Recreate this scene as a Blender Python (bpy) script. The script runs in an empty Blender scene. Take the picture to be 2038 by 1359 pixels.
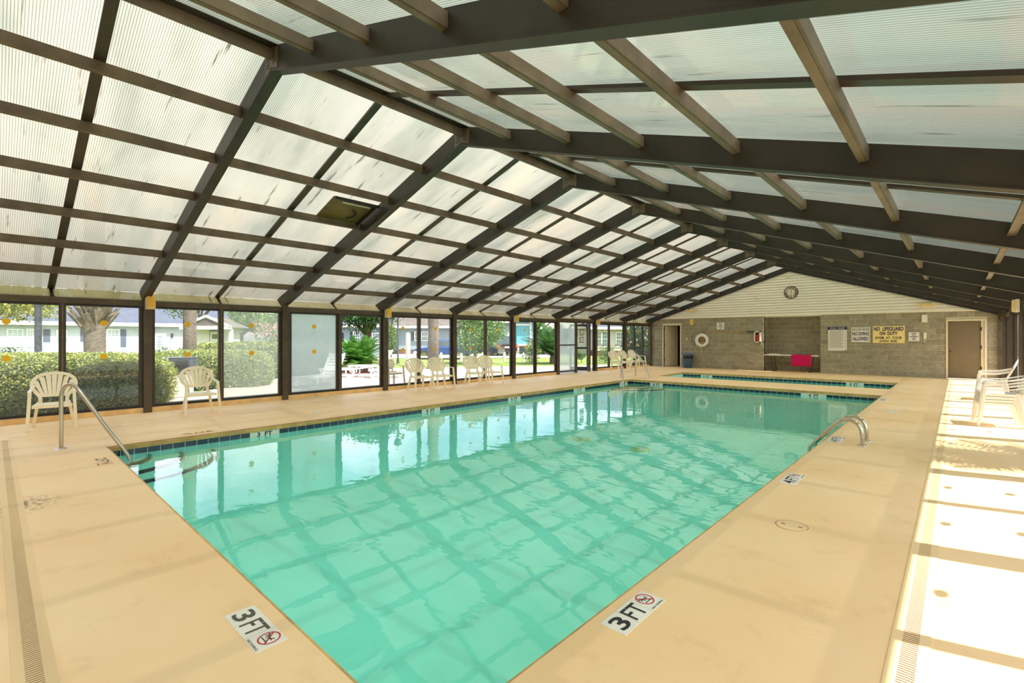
import bpy, bmesh, math, random
from mathutils import Vector, Matrix
C = bpy.context.scene.collection
SC = bpy.context.scene
PI = math.pi
R = random.Random(7)

# ------------------------------------------------------------------ camera
F, YAW, HY, H = 958.6, math.radians(42.775), 671.8, 1.5
FW = Vector((-math.sin(YAW), math.cos(YAW), 0)); RT = Vector((math.cos(YAW), math.sin(YAW), 0))
cam = bpy.data.cameras.new('camera'); co = bpy.data.objects.new('camera', cam); C.objects.link(co)
cam.sensor_fit = 'HORIZONTAL'; cam.sensor_width = 36; cam.lens = F/2038*36
cam.shift_y = -(679.5-HY)/2038
cam.clip_end = 500; cam.clip_start = 0.05
co.location = (0, 0, H); co.rotation_euler = (PI/2, 0, YAW)
SC.camera = co
# ------------------------------------------------------------------ sky, sun, exposure
w = bpy.data.worlds.new('sky'); SC.world = w; w.use_nodes = True
nt = w.node_tree; bg = nt.nodes['Background']
sk = nt.nodes.new('ShaderNodeTexSky'); sk.sky_type = 'NISHITA'; sk.sun_disc = False
SUNAZ = math.atan2(.27, 1.0); SUNEL = math.radians(54.6)
sk.sun_elevation = SUNEL; sk.sun_rotation = PI/2-SUNAZ; sk.air_density = 1.0; sk.dust_density = 2.0; sk.ozone_density = 1.0
tc = nt.nodes.new('ShaderNodeTexCoord'); nz = nt.nodes.new('ShaderNodeTexNoise'); nz.inputs['Scale'].default_value = 2.2; nz.inputs['Detail'].default_value = 6
cr = nt.nodes.new('ShaderNodeValToRGB'); cr.color_ramp.elements[0].position = .42; cr.color_ramp.elements[1].position = .62
mx = nt.nodes.new('ShaderNodeMixRGB'); mx.inputs[2].default_value = (8.6, 8.8, 9.2, 1)
nt.links.new(tc.outputs['Generated'], nz.inputs['Vector']); nt.links.new(nz.outputs['Fac'], cr.inputs[0])
nt.links.new(cr.outputs[0], mx.inputs[0]); nt.links.new(sk.outputs[0], mx.inputs[1]); nt.links.new(mx.outputs[0], bg.inputs[0])
bg.inputs[1].default_value = 0.17
sl = bpy.data.lights.new('sun', 'SUN'); so = bpy.data.objects.new('sun', sl); C.objects.link(so)
sl.energy = 5.6; sl.angle = math.radians(.53); sl.color = (1, .95, .87)
sd = Vector((math.cos(SUNAZ)*math.cos(SUNEL), math.sin(SUNAZ)*math.cos(SUNEL), math.sin(SUNEL)))
so.rotation_euler = sd.to_track_quat('Z', 'Y').to_euler(); so.location = (20, 5, 30)
vs = SC.view_settings; vs.view_transform = 'Standard'; vs.look = 'None'; vs.gamma = 1; vs.use_curve_mapping = False
vs.exposure = 1.12
cy = SC.cycles; cy.max_bounces = 10; cy.diffuse_bounces = 5; cy.glossy_bounces = 4; cy.transmission_bounces = 6; cy.transparent_max_bounces = 16
cy.use_denoising = True; cy.sample_clamp_indirect = 6; cy.caustics_refractive = False; cy.caustics_reflective = False

# ------------------------------------------------------------------ image -> place helpers (real planes / distances)
def ray(u, v): return FW + RT*((u-1019)/F) + Vector((0, 0, (HY-v)/F))
def G(u, v, z=0.0):
    r = ray(u, v); return Vector((0, 0, H)) + r*((z-H)/r.z)
def onX(u, v, X):
    r = ray(u, v); return Vector((0, 0, H)) + r*(X/r.x)
def onY(u, v, Y):
    r = ray(u, v); return Vector((0, 0, H)) + r*(Y/r.y)
def D(u, d, z=0.0):
    p = FW*d + RT*((u-1019)/F*d); return Vector((p.x, p.y, z))
def zat(v, d): return H + (HY-v)/F*d

# ------------------------------------------------------------------ mesh builder
class MB:
    def __init__(s): s.v = []; s.f = []
    def box(s, x0, x1, y0, y1, z0, z1):
        i = len(s.v)
        s.v += [(x0,y0,z0),(x1,y0,z0),(x1,y1,z0),(x0,y1,z0),(x0,y0,z1),(x1,y0,z1),(x1,y1,z1),(x0,y1,z1)]
        s.f += [(i,i+3,i+2,i+1),(i+4,i+5,i+6,i+7),(i,i+1,i+5,i+4),(i+1,i+2,i+6,i+5),(i+2,i+3,i+7,i+6),(i+3,i,i+4,i+7)]
        return s
    def hexa(s, P):
        i = len(s.v); s.v += [tuple(p) for p in P]
        s.f += [(i,i+3,i+2,i+1),(i+4,i+5,i+6,i+7),(i,i+1,i+5,i+4),(i+1,i+2,i+6,i+5),(i+2,i+3,i+7,i+6),(i+3,i,i+4,i+7)]
        return s
    def bar(s, a, b, w, h, up=(0,0,1), w2=None, h2=None):
        a = Vector(a); b = Vector(b); d = (b-a).normalized(); upv = Vector(up)
        sx = d.cross(upv)
        if sx.length < 1e-5: sx = d.cross(Vector((1,0,0)))
        sx.normalize(); u = sx.cross(d).normalized(); w2 = w if w2 is None else w2; h2 = h if h2 is None else h2
        return s.hexa([a-sx*w/2-u*h/2, a+sx*w/2-u*h/2, b+sx*w2/2-u*h2/2, b-sx*w2/2-u*h2/2,
                a-sx*w/2+u*h/2, a+sx*w/2+u*h/2, b+sx*w2/2+u*h2/2, b-sx*w2/2+u*h2/2])
    def quad(s, *P):
        i = len(s.v); s.v += [tuple(p) for p in P]; s.f.append(tuple(range(i, i+len(P)))); return s
    def cyl(s, c, r, h, n=16, r2=None, axis='z'):
        r2 = r if r2 is None else r2; i = len(s.v); c = Vector(c)
        for k, (rr, hh) in enumerate(((r, 0), (r2, h))):
            for j in range(n):
                a = 2*PI*j/n; p = (rr*math.cos(a), rr*math.sin(a), hh)
                if axis == 'x': p = (p[2], p[0], p[1])
                if axis == 'y': p = (p[1], p[2], p[0])
                s.v.append(tuple(c+Vector(p)))
        for j in range(n): s.f.append((i+j, i+(j+1)%n, i+n+(j+1)%n, i+n+j))
        s.f.append(tuple(i+j for j in reversed(range(n)))); s.f.append(tuple(i+n+j for j in range(n)))
        return s
    def tube(s, pts, rad, n=10, caps=True):
        pts = [Vector(p) for p in pts]; m = len(pts); i = len(s.v)
        rad = rad if isinstance(rad, (list, tuple)) else [rad]*m
        ref = Vector((.13, .21, .97)).normalized(); px = None
        for k, p in enumerate(pts):
            t = (pts[min(k+1, m-1)]-pts[max(k-1, 0)]).normalized()
            if px is None: px = t.cross(ref).normalized()
            else: px = (px - t*px.dot(t)).normalized()
            py = t.cross(px)
            for j in range(n):
                a = 2*PI*j/n; s.v.append(tuple(p + (px*math.cos(a)+py*math.sin(a))*rad[k]))
        for k in range(m-1):
            for j in range(n):
                a, b = i+k*n+j, i+k*n+(j+1)%n; s.f.append((a, b, b+n, a+n))
        if caps: s.f.append(tuple(i+j for j in reversed(range(n)))); s.f.append(tuple(i+(m-1)*n+j for j in range(n)))
        return s
    def strip(s, pts, wv, tv):
        """rectangular section swept along pts; wv width vectors per point (or one), tv thickness vector(s)"""
        m = len(pts); i = len(s.v)
        for k, p in enumerate(pts):
            p = Vector(p); wk = Vector(wv[k] if isinstance(wv, list) else wv)/2; tk = Vector(tv[k] if isinstance(tv, list) else tv)/2
            for q in (p-wk-tk, p+wk-tk, p+wk+tk, p-wk+tk): s.v.append(tuple(q))
        for k in range(m-1):
            for j in range(4):
                a, b = i+k*4+j, i+k*4+(j+1)%4; s.f.append((a, b, b+4, a+4))
        s.f.append((i+3, i+2, i+1, i)); e = i+(m-1)*4; s.f.append((e, e+1, e+2, e+3))
        return s
    def lathe(s, prof, n=24, c=(0,0,0)):
        i = len(s.v); m = len(prof)
        for r, z in prof:
            for j in range(n):
                a = 2*PI*j/n; s.v.append((c[0]+r*math.cos(a), c[1]+r*math.sin(a), c[2]+z))
        for k in range(m-1):
            for j in range(n):
                a, b = i+k*n+j, i+k*n+(j+1)%n; s.f.append((a, b, b+n, a+n))
        return s
    def mesh(s, name, mat, smooth=False):
        me = bpy.data.meshes.new(name); me.from_pydata(s.v, [], s.f); me.materials.append(mat); me.update()
        if smooth: me.polygons.foreach_set('use_smooth', [True]*len(me.polygons))
        return me
    def build(s, name, mat, parent=None, smooth=False, bevel=0):
        me = s.mesh(name, mat, smooth); o = bpy.data.objects.new(name, me); C.objects.link(o)
        if parent: o.parent = parent
        if bevel:
            b = o.modifiers.new('bevel', 'BEVEL'); b.width = bevel; b.segments = 2; b.limit_method = 'ANGLE'
        return o
def obj(name, me, parent=None, loc=(0,0,0), rz=0):
    o = bpy.data.objects.new(name, me); C.objects.link(o); o.location = loc; o.rotation_euler.z = rz
    if parent: o.parent = parent
    return o
def tag(o, label, cat=None, group=None, kind=None):
    if label: o['label'] = label
    if cat: o['category'] = cat
    if group: o['group'] = group
    if kind: o['kind'] = kind
    return o
def empty(name, label, cat, loc=(0,0,0), rz=0, group=None, kind=None):
    o = bpy.data.objects.new(name, None); C.objects.link(o); o.location = loc; o.rotation_euler.z = rz; o.empty_display_size = .1
    return tag(o, label, cat, group, kind)
def kids(o, tree={}): return [c for c in bpy.data.objects if c.parent == o]
def copy_tree(o, parent=None, km=None):
    if km is None:
        km = {}
        for c in bpy.data.objects:
            if c.parent: km.setdefault(c.parent.name, []).append(c)
    n = o.copy(); C.objects.link(n); n.parent = parent
    for c in km.get(o.name, []): copy_tree(c, n, km)
    return n

# ------------------------------------------------------------------ materials
def s2l(c): return tuple((x/255/12.92 if x/255 <= .04045 else ((x/255+.055)/1.055)**2.4) for x in c)
def mat(name, col, rough=.6, metal=0, var=.0, scale=8, bump=0, bscale=40, spec=.5, stretch=None, coat=0, var2=None):
    m = bpy.data.materials.new(name); m.use_nodes = True; t = m.node_tree; p = t.nodes['Principled BSDF']
    c = s2l(col) if max(col) > 1 else col
    p.inputs['Base Color'].default_value = (*c, 1); p.inputs['Roughness'].default_value = rough; p.inputs['Metallic'].default_value = metal
    p.inputs['Specular IOR Level'].default_value = spec
    if coat: p.inputs['Coat Weight'].default_value = coat
    tc = t.nodes.new('ShaderNodeTexCoord'); src = tc.outputs['Object']
    if stretch:
        mp = t.nodes.new('ShaderNodeMapping'); mp.inputs['Scale'].default_value = stretch; t.links.new(src, mp.inputs[0]); src = mp.outputs[0]
    if var:
        n = t.nodes.new('ShaderNodeTexNoise'); n.inputs['Scale'].default_value = scale; n.inputs['Detail'].default_value = 5; t.links.new(src, n.inputs['Vector'])
        r = t.nodes.new('ShaderNodeValToRGB'); r.color_ramp.elements[0].position = .3; r.color_ramp.elements[1].position = .7
        d = s2l(var2) if var2 else tuple(x*(1-var) for x in c)
        r.color_ramp.elements[0].color = (*d, 1); r.color_ramp.elements[1].color = (*(min(1, x*(1+var*.35)) for x in c), 1)
        t.links.new(n.outputs['Fac'], r.inputs[0]); t.links.new(r.outputs[0], p.inputs['Base Color'])
    if bump:
        n = t.nodes.new('ShaderNodeTexNoise'); n.inputs['Scale'].default_value = bscale; n.inputs['Detail'].default_value = 4; t.links.new(src, n.inputs['Vector'])
        b = t.nodes.new('ShaderNodeBump'); b.inputs['Strength'].default_value = bump; b.inputs['Distance'].default_value = .01
        t.links.new(n.outputs['Fac'], b.inputs['Height']); t.links.new(b.outputs[0], p.inputs['Normal'])
    return m
def nodes(m): return m.node_tree, m.node_tree.nodes, m.node_tree.links
M = {}
M['steel'] = mat('painted_steel', (50, 43, 31), .5, 0, .35, 3, .1, 60)
M['purlin'] = mat('purlin_brown', (112, 97, 76), .5, 0, .4, 4, .1, 60)
M['bronze'] = mat('bronze_aluminium', (60, 50, 38), .4, 0, .3, 6)
M['black'] = mat('black_frame', (36, 34, 30), .45)
M['post'] = mat('post_brown', (84, 71, 54), .5, 0, .35, 4, .1, 50)
M['kerb'] = mat('kerb_ochre', (244, 204, 142), .6, 0, .2, 5)
M['chair'] = mat('cream_plastic', (252, 243, 214), .35, 0, .04, 5)
M['chair_white'] = mat('white_plastic', (238, 236, 230), .3, 0, .03, 5)
M['chair_tan'] = mat('weathered_plastic', (206, 190, 164), .5, 0, .1, 5)
M['chrome'] = mat('stainless_steel', (196, 190, 180), .16, 1.0)
M['white'] = mat('white_paint', (236, 232, 220), .5)
M['offwhite'] = mat('cream_paint', (228, 218, 190), .55, 0, .06, 5)
M['siding'] = mat('cream_siding', (247, 242, 226), .6, 0, .04, 3)
M['blue_tile'] = mat('navy_tile', (14, 54, 70), .12, 0, .5, 6, var2=(8, 34, 50))
M['whitetile'] = mat('white_tile', (236, 234, 222), .6, 0, .06, 10)
M['ink'] = mat('black_ink', (26, 26, 28), .5)
M['fade_ink'] = mat('faded_ink', (84, 82, 70), .7)
M['navy'] = mat('navy_ink', (22, 24, 84), .5)
M['red'] = mat('red_enamel', (196, 44, 40), .4)
M['dot'] = mat('yellow_sticker', (250, 196, 10), .5)
M['yellow_sign'] = mat('yellow_board', (248, 226, 150), .5, 0, .08, 9)
M['lens'] = mat('yellow_bulb_glass', (250, 190, 50), .3)
M['lampbox'] = mat('cream_lamp_box', (232, 208, 140), .4)
M['pink'] = mat('magenta_towel', (214, 0, 92), .9, 0, .1, 30, .3, 200)
M['bin'] = mat('blue_plastic', (62, 94, 132), .4)
M['bag'] = mat('black_bag', (22, 22, 22), .3, 0, 0, 1, .5, 30)
M['doorgrey'] = mat('grey_brown_door', (124, 108, 82), .5, 0, .08, 3)
M['stone'] = mat('light_stone', (206, 200, 190), .8, 0, .25, 20, .4, 60)
M['boxgrey'] = mat('dark_grey_metal', (62, 68, 80), .4)
M['roofshingle'] = mat('grey_shingle', (78, 84, 102), .9, 0, .3, 3, .4, 30, stretch=(1, 1, 4))
M['roofbrown'] = mat('brown_shingle', (104, 96, 92), .9, 0, .3, 3, .4, 30)
M['bark'] = mat('tree_bark', (104, 88, 70), .9, 0, .4, 6, .8, 20, stretch=(1, 1, .3))
M['palmbark'] = mat('palm_bark', (108, 98, 86), .95, 0, .5, 8, .9, 24, stretch=(1, 1, 3))
M['boot'] = mat('palm_leaf_base', (122, 108, 88), .9, 0, .4, 10)
M['pole'] = mat('dark_lamp_post', (58, 62, 70), .4)
M['concrete'] = mat('pale_concrete', (166, 156, 146), .85, 0, .12, 1.5, .2, 60)
M['asphalt'] = mat('grey_road', (150, 146, 142), .9, 0, .1, 2)
M['brick'] = mat('brick_foundation', (120, 80, 66), .9, 0, .3, 12)
M['glassdark'] = mat('dark_window_glass', (110, 130, 140), .08, 0, .3, 2)
M['curtain'] = mat('curtained_window', (176, 190, 194), .2, 0, .15, 3)
M['shutter'] = mat('navy_shutter', (66, 76, 96), .6)
M['blackshutter'] = mat('black_shutter', (34, 38, 46), .6)
M['teal'] = mat('turquoise_siding', (96, 176, 186), .6, 0, .06, 2)
M['carblue'] = mat('blue_car_paint', (36, 74, 150), .15, .2, coat=.8)
M['carblack'] = mat('black_car_paint', (30, 34, 44), .15, .2, coat=.8)
M['tyre'] = mat('tyre_rubber', (28, 28, 30), .8)
M['carglass'] = mat('car_glass', (60, 72, 84), .05)
M['rope'] = mat('tan_rope', (176, 140, 92), .9)
M['mulch'] = mat('red_brown_mulch', (96, 58, 46), .95, 0, .4, 20, .6, 60)

def leafmat(name, c1, c2, trans=.35):
    m = bpy.data.materials.new(name); m.use_nodes = True; t, n, l = nodes(m); p = n['Principled BSDF']
    g = n.new('ShaderNodeNewGeometry'); r = n.new('ShaderNodeValToRGB'); r.color_ramp.elements[0].color = (*s2l(c1), 1); r.color_ramp.elements[1].color = (*s2l(c2), 1)
    l.new(g.outputs['Random Per Island'], r.inputs[0]); l.new(r.outputs[0], p.inputs['Base Color']); p.inputs['Roughness'].default_value = .5
    tr = n.new('ShaderNodeBsdfTranslucent'); l.new(r.outputs[0], tr.inputs[0]); mxs = n.new('ShaderNodeMixShader'); mxs.inputs[0].default_value = trans
    l.new(p.outputs[0], mxs.inputs[1]); l.new(tr.outputs[0], mxs.inputs[2]); l.new(mxs.outputs[0], n['Material Output'].inputs[0])
    return m
M['hedge'] = leafmat('boxwood_leaves', (70, 100, 42), (182, 184, 96))
M['leaf'] = leafmat('green_leaves', (44, 84, 30), (124, 156, 66))
M['leafdark'] = leafmat('dark_leaves', (22, 54, 26), (70, 110, 50))
M['leafgold'] = leafmat('olive_leaves', (84, 104, 40), (190, 180, 90))
M['palmleaf'] = leafmat('palm_fronds', (36, 92, 36), (110, 160, 60))
M['palmdark'] = leafmat('dark_palm_fronds', (26, 62, 34), (80, 120, 60))
M['flower'] = leafmat('pale_pink_flowers', (230, 190, 196), (250, 240, 240), .2)
M['flowerpink'] = leafmat('pink_flowers', (226, 130, 160), (244, 190, 205), .2)

def schlick(n, l, r0=.04, normal=None, cap=1.0, k=1.0):
    g = n.new('ShaderNodeNewGeometry'); d = n.new('ShaderNodeVectorMath'); d.operation = 'DOT_PRODUCT'
    l.new(g.outputs['Incoming'], d.inputs[0]); l.new(normal if normal else g.outputs['Normal'], d.inputs[1])
    a = n.new('ShaderNodeMath'); a.operation = 'ABSOLUTE'; l.new(d.outputs['Value'], a.inputs[0])
    b = n.new('ShaderNodeMath'); b.operation = 'SUBTRACT'; b.inputs[0].default_value = 1; l.new(a.outputs[0], b.inputs[1])
    c = n.new('ShaderNodeMath'); c.operation = 'POWER'; l.new(b.outputs[0], c.inputs[0]); c.inputs[1].default_value = 5
    e = n.new('ShaderNodeMath'); e.operation = 'MULTIPLY_ADD'; l.new(c.outputs[0], e.inputs[0]); e.inputs[1].default_value = (1-r0)*k; e.inputs[2].default_value = r0; e.use_clamp = True
    return e.outputs[0]
def mat_glass(name, haze=0.0, tint=(.97, .98, .97), haze_col=(.8, .84, .8)):
    m = bpy.data.materials.new(name); m.use_nodes = True; t, n, l = nodes(m); n.remove(n['Principled BSDF'])
    tr = n.new('ShaderNodeBsdfTransparent'); tr.inputs[0].default_value = (*tint, 1)
    gl = n.new('ShaderNodeBsdfGlossy'); gl.inputs['Roughness'].default_value = .02
    m1 = n.new('ShaderNodeMixShader'); l.new(schlick(n, l, .02, k=.6), m1.inputs[0]); l.new(tr.outputs[0], m1.inputs[1]); l.new(gl.outputs[0], m1.inputs[2]); out = m1.outputs[0]
    if haze:
        df = n.new('ShaderNodeBsdfDiffuse'); df.inputs[0].default_value = (*haze_col, 1)
        tl = n.new('ShaderNodeBsdfTranslucent'); tl.inputs[0].default_value = (*haze_col, 1)
        a = n.new('ShaderNodeMixShader'); a.inputs[0].default_value = .6; l.new(df.outputs[0], a.inputs[1]); l.new(tl.outputs[0], a.inputs[2])
        tc = n.new('ShaderNodeTexCoord'); nz = n.new('ShaderNodeTexNoise'); nz.inputs['Scale'].default_value = 1.2; nz.inputs['Detail'].default_value = 6; l.new(tc.outputs['Object'], nz.inputs['Vector'])
        mr = n.new('ShaderNodeMapRange'); mr.inputs[1].default_value = .3; mr.inputs[2].default_value = .7; mr.inputs[3].default_value = haze*.75; mr.inputs[4].default_value = min(1, haze*1.2)
        l.new(nz.outputs['Fac'], mr.inputs[0])
        b = n.new('ShaderNodeMixShader'); l.new(mr.outputs[0], b.inputs[0]); l.new(out, b.inputs[1]); l.new(a.outputs[0], b.inputs[2]); out = b.outputs[0]
    l.new(out, n['Material Output'].inputs[0]); return m
M['glass'] = mat_glass('clear_glass', .035)
M['glass_film'] = mat_glass('filmed_glass', .30, haze_col=(.72, .8, .7))
M['glass_milky'] = mat_glass('milky_glass', .72, haze_col=(.66, .76, .76))
M['glass_mid'] = mat_glass('clouded_glass', .45, haze_col=(.72, .8, .8))

def mat_panel(nm='fluted_plastic_roof', lo=(.17, .18, .14), mid=(.275, .265, .21), hi=(.36, .315, .235)):
    m = bpy.data.materials.new(nm); m.use_nodes = True; t, n, l = nodes(m); n.remove(n['Principled BSDF'])
    tc = n.new('ShaderNodeTexCoord'); sx = n.new('ShaderNodeSeparateXYZ'); l.new(tc.outputs['Object'], sx.inputs[0])
    def math_(op, a, b=None):
        q = n.new('ShaderNodeMath'); q.operation = op
        for i, x in enumerate((a, b)):
            if x is None: continue
            if isinstance(x, (int, float)): q.inputs[i].default_value = x
            else: l.new(x, q.inputs[i])
        return q.outputs[0]
    fl = math_('FRACT', math_('DIVIDE', sx.outputs[1], .0225))
    rib = math_('LESS_THAN', fl, .3)
    # sheet tone (large, along slope), dirt streaks
    mp = n.new('ShaderNodeMapping'); mp.inputs['Scale'].default_value = (.35, 1.6, .35); l.new(tc.outputs['Object'], mp.inputs[0])
    n1 = n.new('ShaderNodeTexNoise'); n1.inputs['Scale'].default_value = 1.0; n1.inputs['Detail'].default_value = 5; l.new(mp.outputs[0], n1.inputs['Vector'])
    r1 = n.new('ShaderNodeValToRGB'); e = r1.color_ramp.elements
    e[0].position = .3; e[0].color = (*lo, 1); e[1].position = .7; e[1].color = (*hi, 1)
    q = r1.color_ramp.elements.new(.5); q.color = (*mid, 1)
    l.new(n1.outputs['Fac'], r1.inputs[0])
    mp2 = n.new('ShaderNodeMapping'); mp2.inputs['Scale'].default_value = (.8, 9, .8); l.new(tc.outputs['Object'], mp2.inputs[0])
    n2 = n.new('ShaderNodeTexNoise'); n2.inputs['Scale'].default_value = 1.4; n2.inputs['Detail'].default_value = 8; l.new(mp2.outputs[0], n2.inputs['Vector'])
    r2 = n.new('ShaderNodeValToRGB'); r2.color_ramp.elements[0].position = .27; r2.color_ramp.elements[0].color = (.3, .27, .2, 1); r2.color_ramp.elements[1].position = .36; r2.color_ramp.elements[1].color = (1, 1, 1, 1)
    l.new(n2.outputs['Fac'], r2.inputs[0])
    mu = n.new('ShaderNodeMixRGB'); mu.blend_type = 'MULTIPLY'; mu.inputs[0].default_value = 1; l.new(r1.outputs[0], mu.inputs[1]); l.new(r2.outputs[0], mu.inputs[2])
    mu2 = n.new('ShaderNodeMixRGB'); mu2.blend_type = 'MULTIPLY'; l.new(math_('MULTIPLY', rib, .8), mu2.inputs[0]); l.new(mu.outputs[0], mu2.inputs[1]); mu2.inputs[2].default_value = (.42, .42, .36, 1)
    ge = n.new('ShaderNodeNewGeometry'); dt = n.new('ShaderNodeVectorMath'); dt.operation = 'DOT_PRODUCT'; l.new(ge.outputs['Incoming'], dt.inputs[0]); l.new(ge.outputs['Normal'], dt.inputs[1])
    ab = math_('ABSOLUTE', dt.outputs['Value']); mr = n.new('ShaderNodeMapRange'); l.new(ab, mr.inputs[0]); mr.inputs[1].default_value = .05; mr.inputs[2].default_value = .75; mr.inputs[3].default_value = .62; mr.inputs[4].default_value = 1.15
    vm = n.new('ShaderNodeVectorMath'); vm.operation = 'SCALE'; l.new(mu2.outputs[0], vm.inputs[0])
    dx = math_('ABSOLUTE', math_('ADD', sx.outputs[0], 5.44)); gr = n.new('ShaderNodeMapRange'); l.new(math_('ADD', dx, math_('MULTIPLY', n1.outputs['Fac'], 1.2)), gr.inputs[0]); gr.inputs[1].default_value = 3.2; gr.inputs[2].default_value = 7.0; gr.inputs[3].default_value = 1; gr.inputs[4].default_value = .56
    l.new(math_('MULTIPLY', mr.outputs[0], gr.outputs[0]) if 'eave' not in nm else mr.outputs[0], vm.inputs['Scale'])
    tl = n.new('ShaderNodeBsdfTranslucent'); l.new(vm.outputs[0], tl.inputs[0])
    df = n.new('ShaderNodeBsdfDiffuse'); l.new(mu2.outputs[0], df.inputs[0])
    tp = n.new('ShaderNodeBsdfTransparent'); tp.inputs[0].default_value = (.9, .95, .9, 1)
    a = n.new('ShaderNodeMixShader'); a.inputs[0].default_value = .12; l.new(tl.outputs[0], a.inputs[1]); l.new(df.outputs[0], a.inputs[2])
    a2 = n.new('ShaderNodeMixShader'); a2.inputs[0].default_value = .03; l.new(a.outputs[0], a2.inputs[1]); l.new(tp.outputs[0], a2.inputs[2])
    gl = n.new('ShaderNodeBsdfGlossy'); gl.inputs['Roughness'].default_value = .08
    b = n.new('ShaderNodeMixShader'); l.new(schlick(n, l, .035), b.inputs[0]); l.new(a2.outputs[0], b.inputs[1]); l.new(gl.outputs[0], b.inputs[2])
    l.new(b.outputs[0], n['Material Output'].inputs[0]); return m
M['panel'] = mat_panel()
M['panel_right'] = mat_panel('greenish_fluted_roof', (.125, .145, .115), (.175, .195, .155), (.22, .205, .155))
M['panel_eave'] = mat_panel('yellowed_eave_sheet', (.48, .40, .22), (.68, .58, .34), (.80, .70, .44))

def mat_floor():
    m = mat('tan_painted_deck', (232, 194, 134), .55, 0, .0)
    t, n, l = nodes(m); p = n['Principled BSDF']; tc = n.new('ShaderNodeTexCoord')
    a = n.new('ShaderNodeTexNoise'); a.inputs['Scale'].default_value = .7; a.inputs['Detail'].default_value = 7; l.new(tc.outputs['Object'], a.inputs['Vector'])
    r = n.new('ShaderNodeValToRGB'); r.color_ramp.elements[0].position = .3; r.color_ramp.elements[0].color = (*s2l((243, 204, 148)), 1); r.color_ramp.elements[1].position = .7; r.color_ramp.elements[1].color = (*s2l((251, 219, 171)), 1)
    l.new(a.outputs['Fac'], r.inputs[0])
    b = n.new('ShaderNodeTexNoise'); b.inputs['Scale'].default_value = 2.3; b.inputs['Detail'].default_value = 9; b.inputs['Roughness'].default_value = .7; l.new(tc.outputs['Object'], b.inputs['Vector'])
    r2 = n.new('ShaderNodeValToRGB'); r2.color_ramp.elements[0].position = .33; r2.color_ramp.elements[0].color = (.82, .79, .72, 1); r2.color_ramp.elements[1].position = .45; r2.color_ramp.elements[1].color = (1, 1, 1, 1)
    l.new(b.outputs['Fac'], r2.inputs[0]); mu = n.new('ShaderNodeMixRGB'); mu.blend_type = 'MULTIPLY'; mu.inputs[0].default_value = .6; l.new(r.outputs[0], mu.inputs[1]); l.new(r2.outputs[0], mu.inputs[2])
    st = G(40, 1005); vd = n.new('ShaderNodeVectorMath'); vd.operation = 'DISTANCE'; l.new(tc.outputs['Object'], vd.inputs[0]); vd.inputs[1].default_value = (st.x, st.y, 0)
    sm = n.new('ShaderNodeMapRange'); l.new(vd.outputs['Value'], sm.inputs[0]); sm.inputs[1].default_value = .05; sm.inputs[2].default_value = .38; sm.inputs[3].default_value = 1; sm.inputs[4].default_value = 0
    sn = n.new('ShaderNodeTexNoise'); sn.inputs['Scale'].default_value = 22; sn.inputs['Detail'].default_value = 6; l.new(tc.outputs['Object'], sn.inputs['Vector'])
    sr = n.new('ShaderNodeMapRange'); l.new(sn.outputs['Fac'], sr.inputs[0]); sr.inputs[1].default_value = .46; sr.inputs[2].default_value = .62
    sf = n.new('ShaderNodeMath'); sf.operation = 'MULTIPLY'; l.new(sm.outputs[0], sf.inputs[0]); l.new(sr.outputs[0], sf.inputs[1])
    mx_ = n.new('ShaderNodeMixRGB'); l.new(sf.outputs[0], mx_.inputs[0]); l.new(mu.outputs[0], mx_.inputs[1]); mx_.inputs[2].default_value = (.16, .12, .06, 1)
    l.new(mx_.outputs[0], p.inputs['Base Color'])
    c = n.new('ShaderNodeTexNoise'); c.inputs['Scale'].default_value = 70; c.inputs['Detail'].default_value = 4; l.new(tc.outputs['Object'], c.inputs['Vector'])
    bp = n.new('ShaderNodeBump'); bp.inputs['Strength'].default_value = .25; bp.inputs['Distance'].default_value = .004; l.new(c.outputs['Fac'], bp.inputs['Height']); l.new(bp.outputs[0], p.inputs['Normal'])
    return m
M['floor'] = mat_floor()
M['lip'] = mat('coping_edge', (216, 176, 106), .7, 0, .35, 6)
M['grate'] = mat('tan_grate', (238, 206, 156), .6)
M['slot'] = mat('drain_shadow', (118, 86, 50), .9)
M['plaster'] = mat('pool_plaster', (226, 248, 244), .7, 0, .06, 2)

def mat_water(c=(.56, .995, .91)):
    m = bpy.data.materials.new('pool_water'); m.use_nodes = True; t, n, l = nodes(m); n.remove(n['Principled BSDF'])
    tr = n.new('ShaderNodeBsdfTransparent'); tr.inputs[0].default_value = (*c, 1)
    gl = n.new('ShaderNodeBsdfGlossy'); gl.inputs['Roughness'].default_value = .0; gl.inputs[0].default_value = (1, 1, 1, 1)
    tc = n.new('ShaderNodeTexCoord'); mp = n.new('ShaderNodeMapping'); mp.inputs['Scale'].default_value = (1.0, 1.3, 1); mp.inputs['Rotation'].default_value = (0, 0, .5); l.new(tc.outputs['Object'], mp.inputs[0])
    a = n.new('ShaderNodeTexNoise'); a.inputs['Scale'].default_value = 1.3; a.inputs['Detail'].default_value = 3; a.inputs['Distortion'].default_value = .8; l.new(mp.outputs[0], a.inputs['Vector'])
    bp = n.new('ShaderNodeBump'); bp.inputs['Strength'].default_value = .075; bp.inputs['Distance'].default_value = .05; l.new(a.outputs['Fac'], bp.inputs['Height'])
    l.new(bp.outputs[0], gl.inputs['Normal']); pass
    mxs = n.new('ShaderNodeMixShader'); l.new(schlick(n, l, .03, bp.outputs[0]), mxs.inputs[0]); l.new(tr.outputs[0], mxs.inputs[1]); l.new(gl.outputs[0], mxs.inputs[2]); l.new(mxs.outputs[0], n['Material Output'].inputs[0])
    return m
M['water'] = mat_water()

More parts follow.
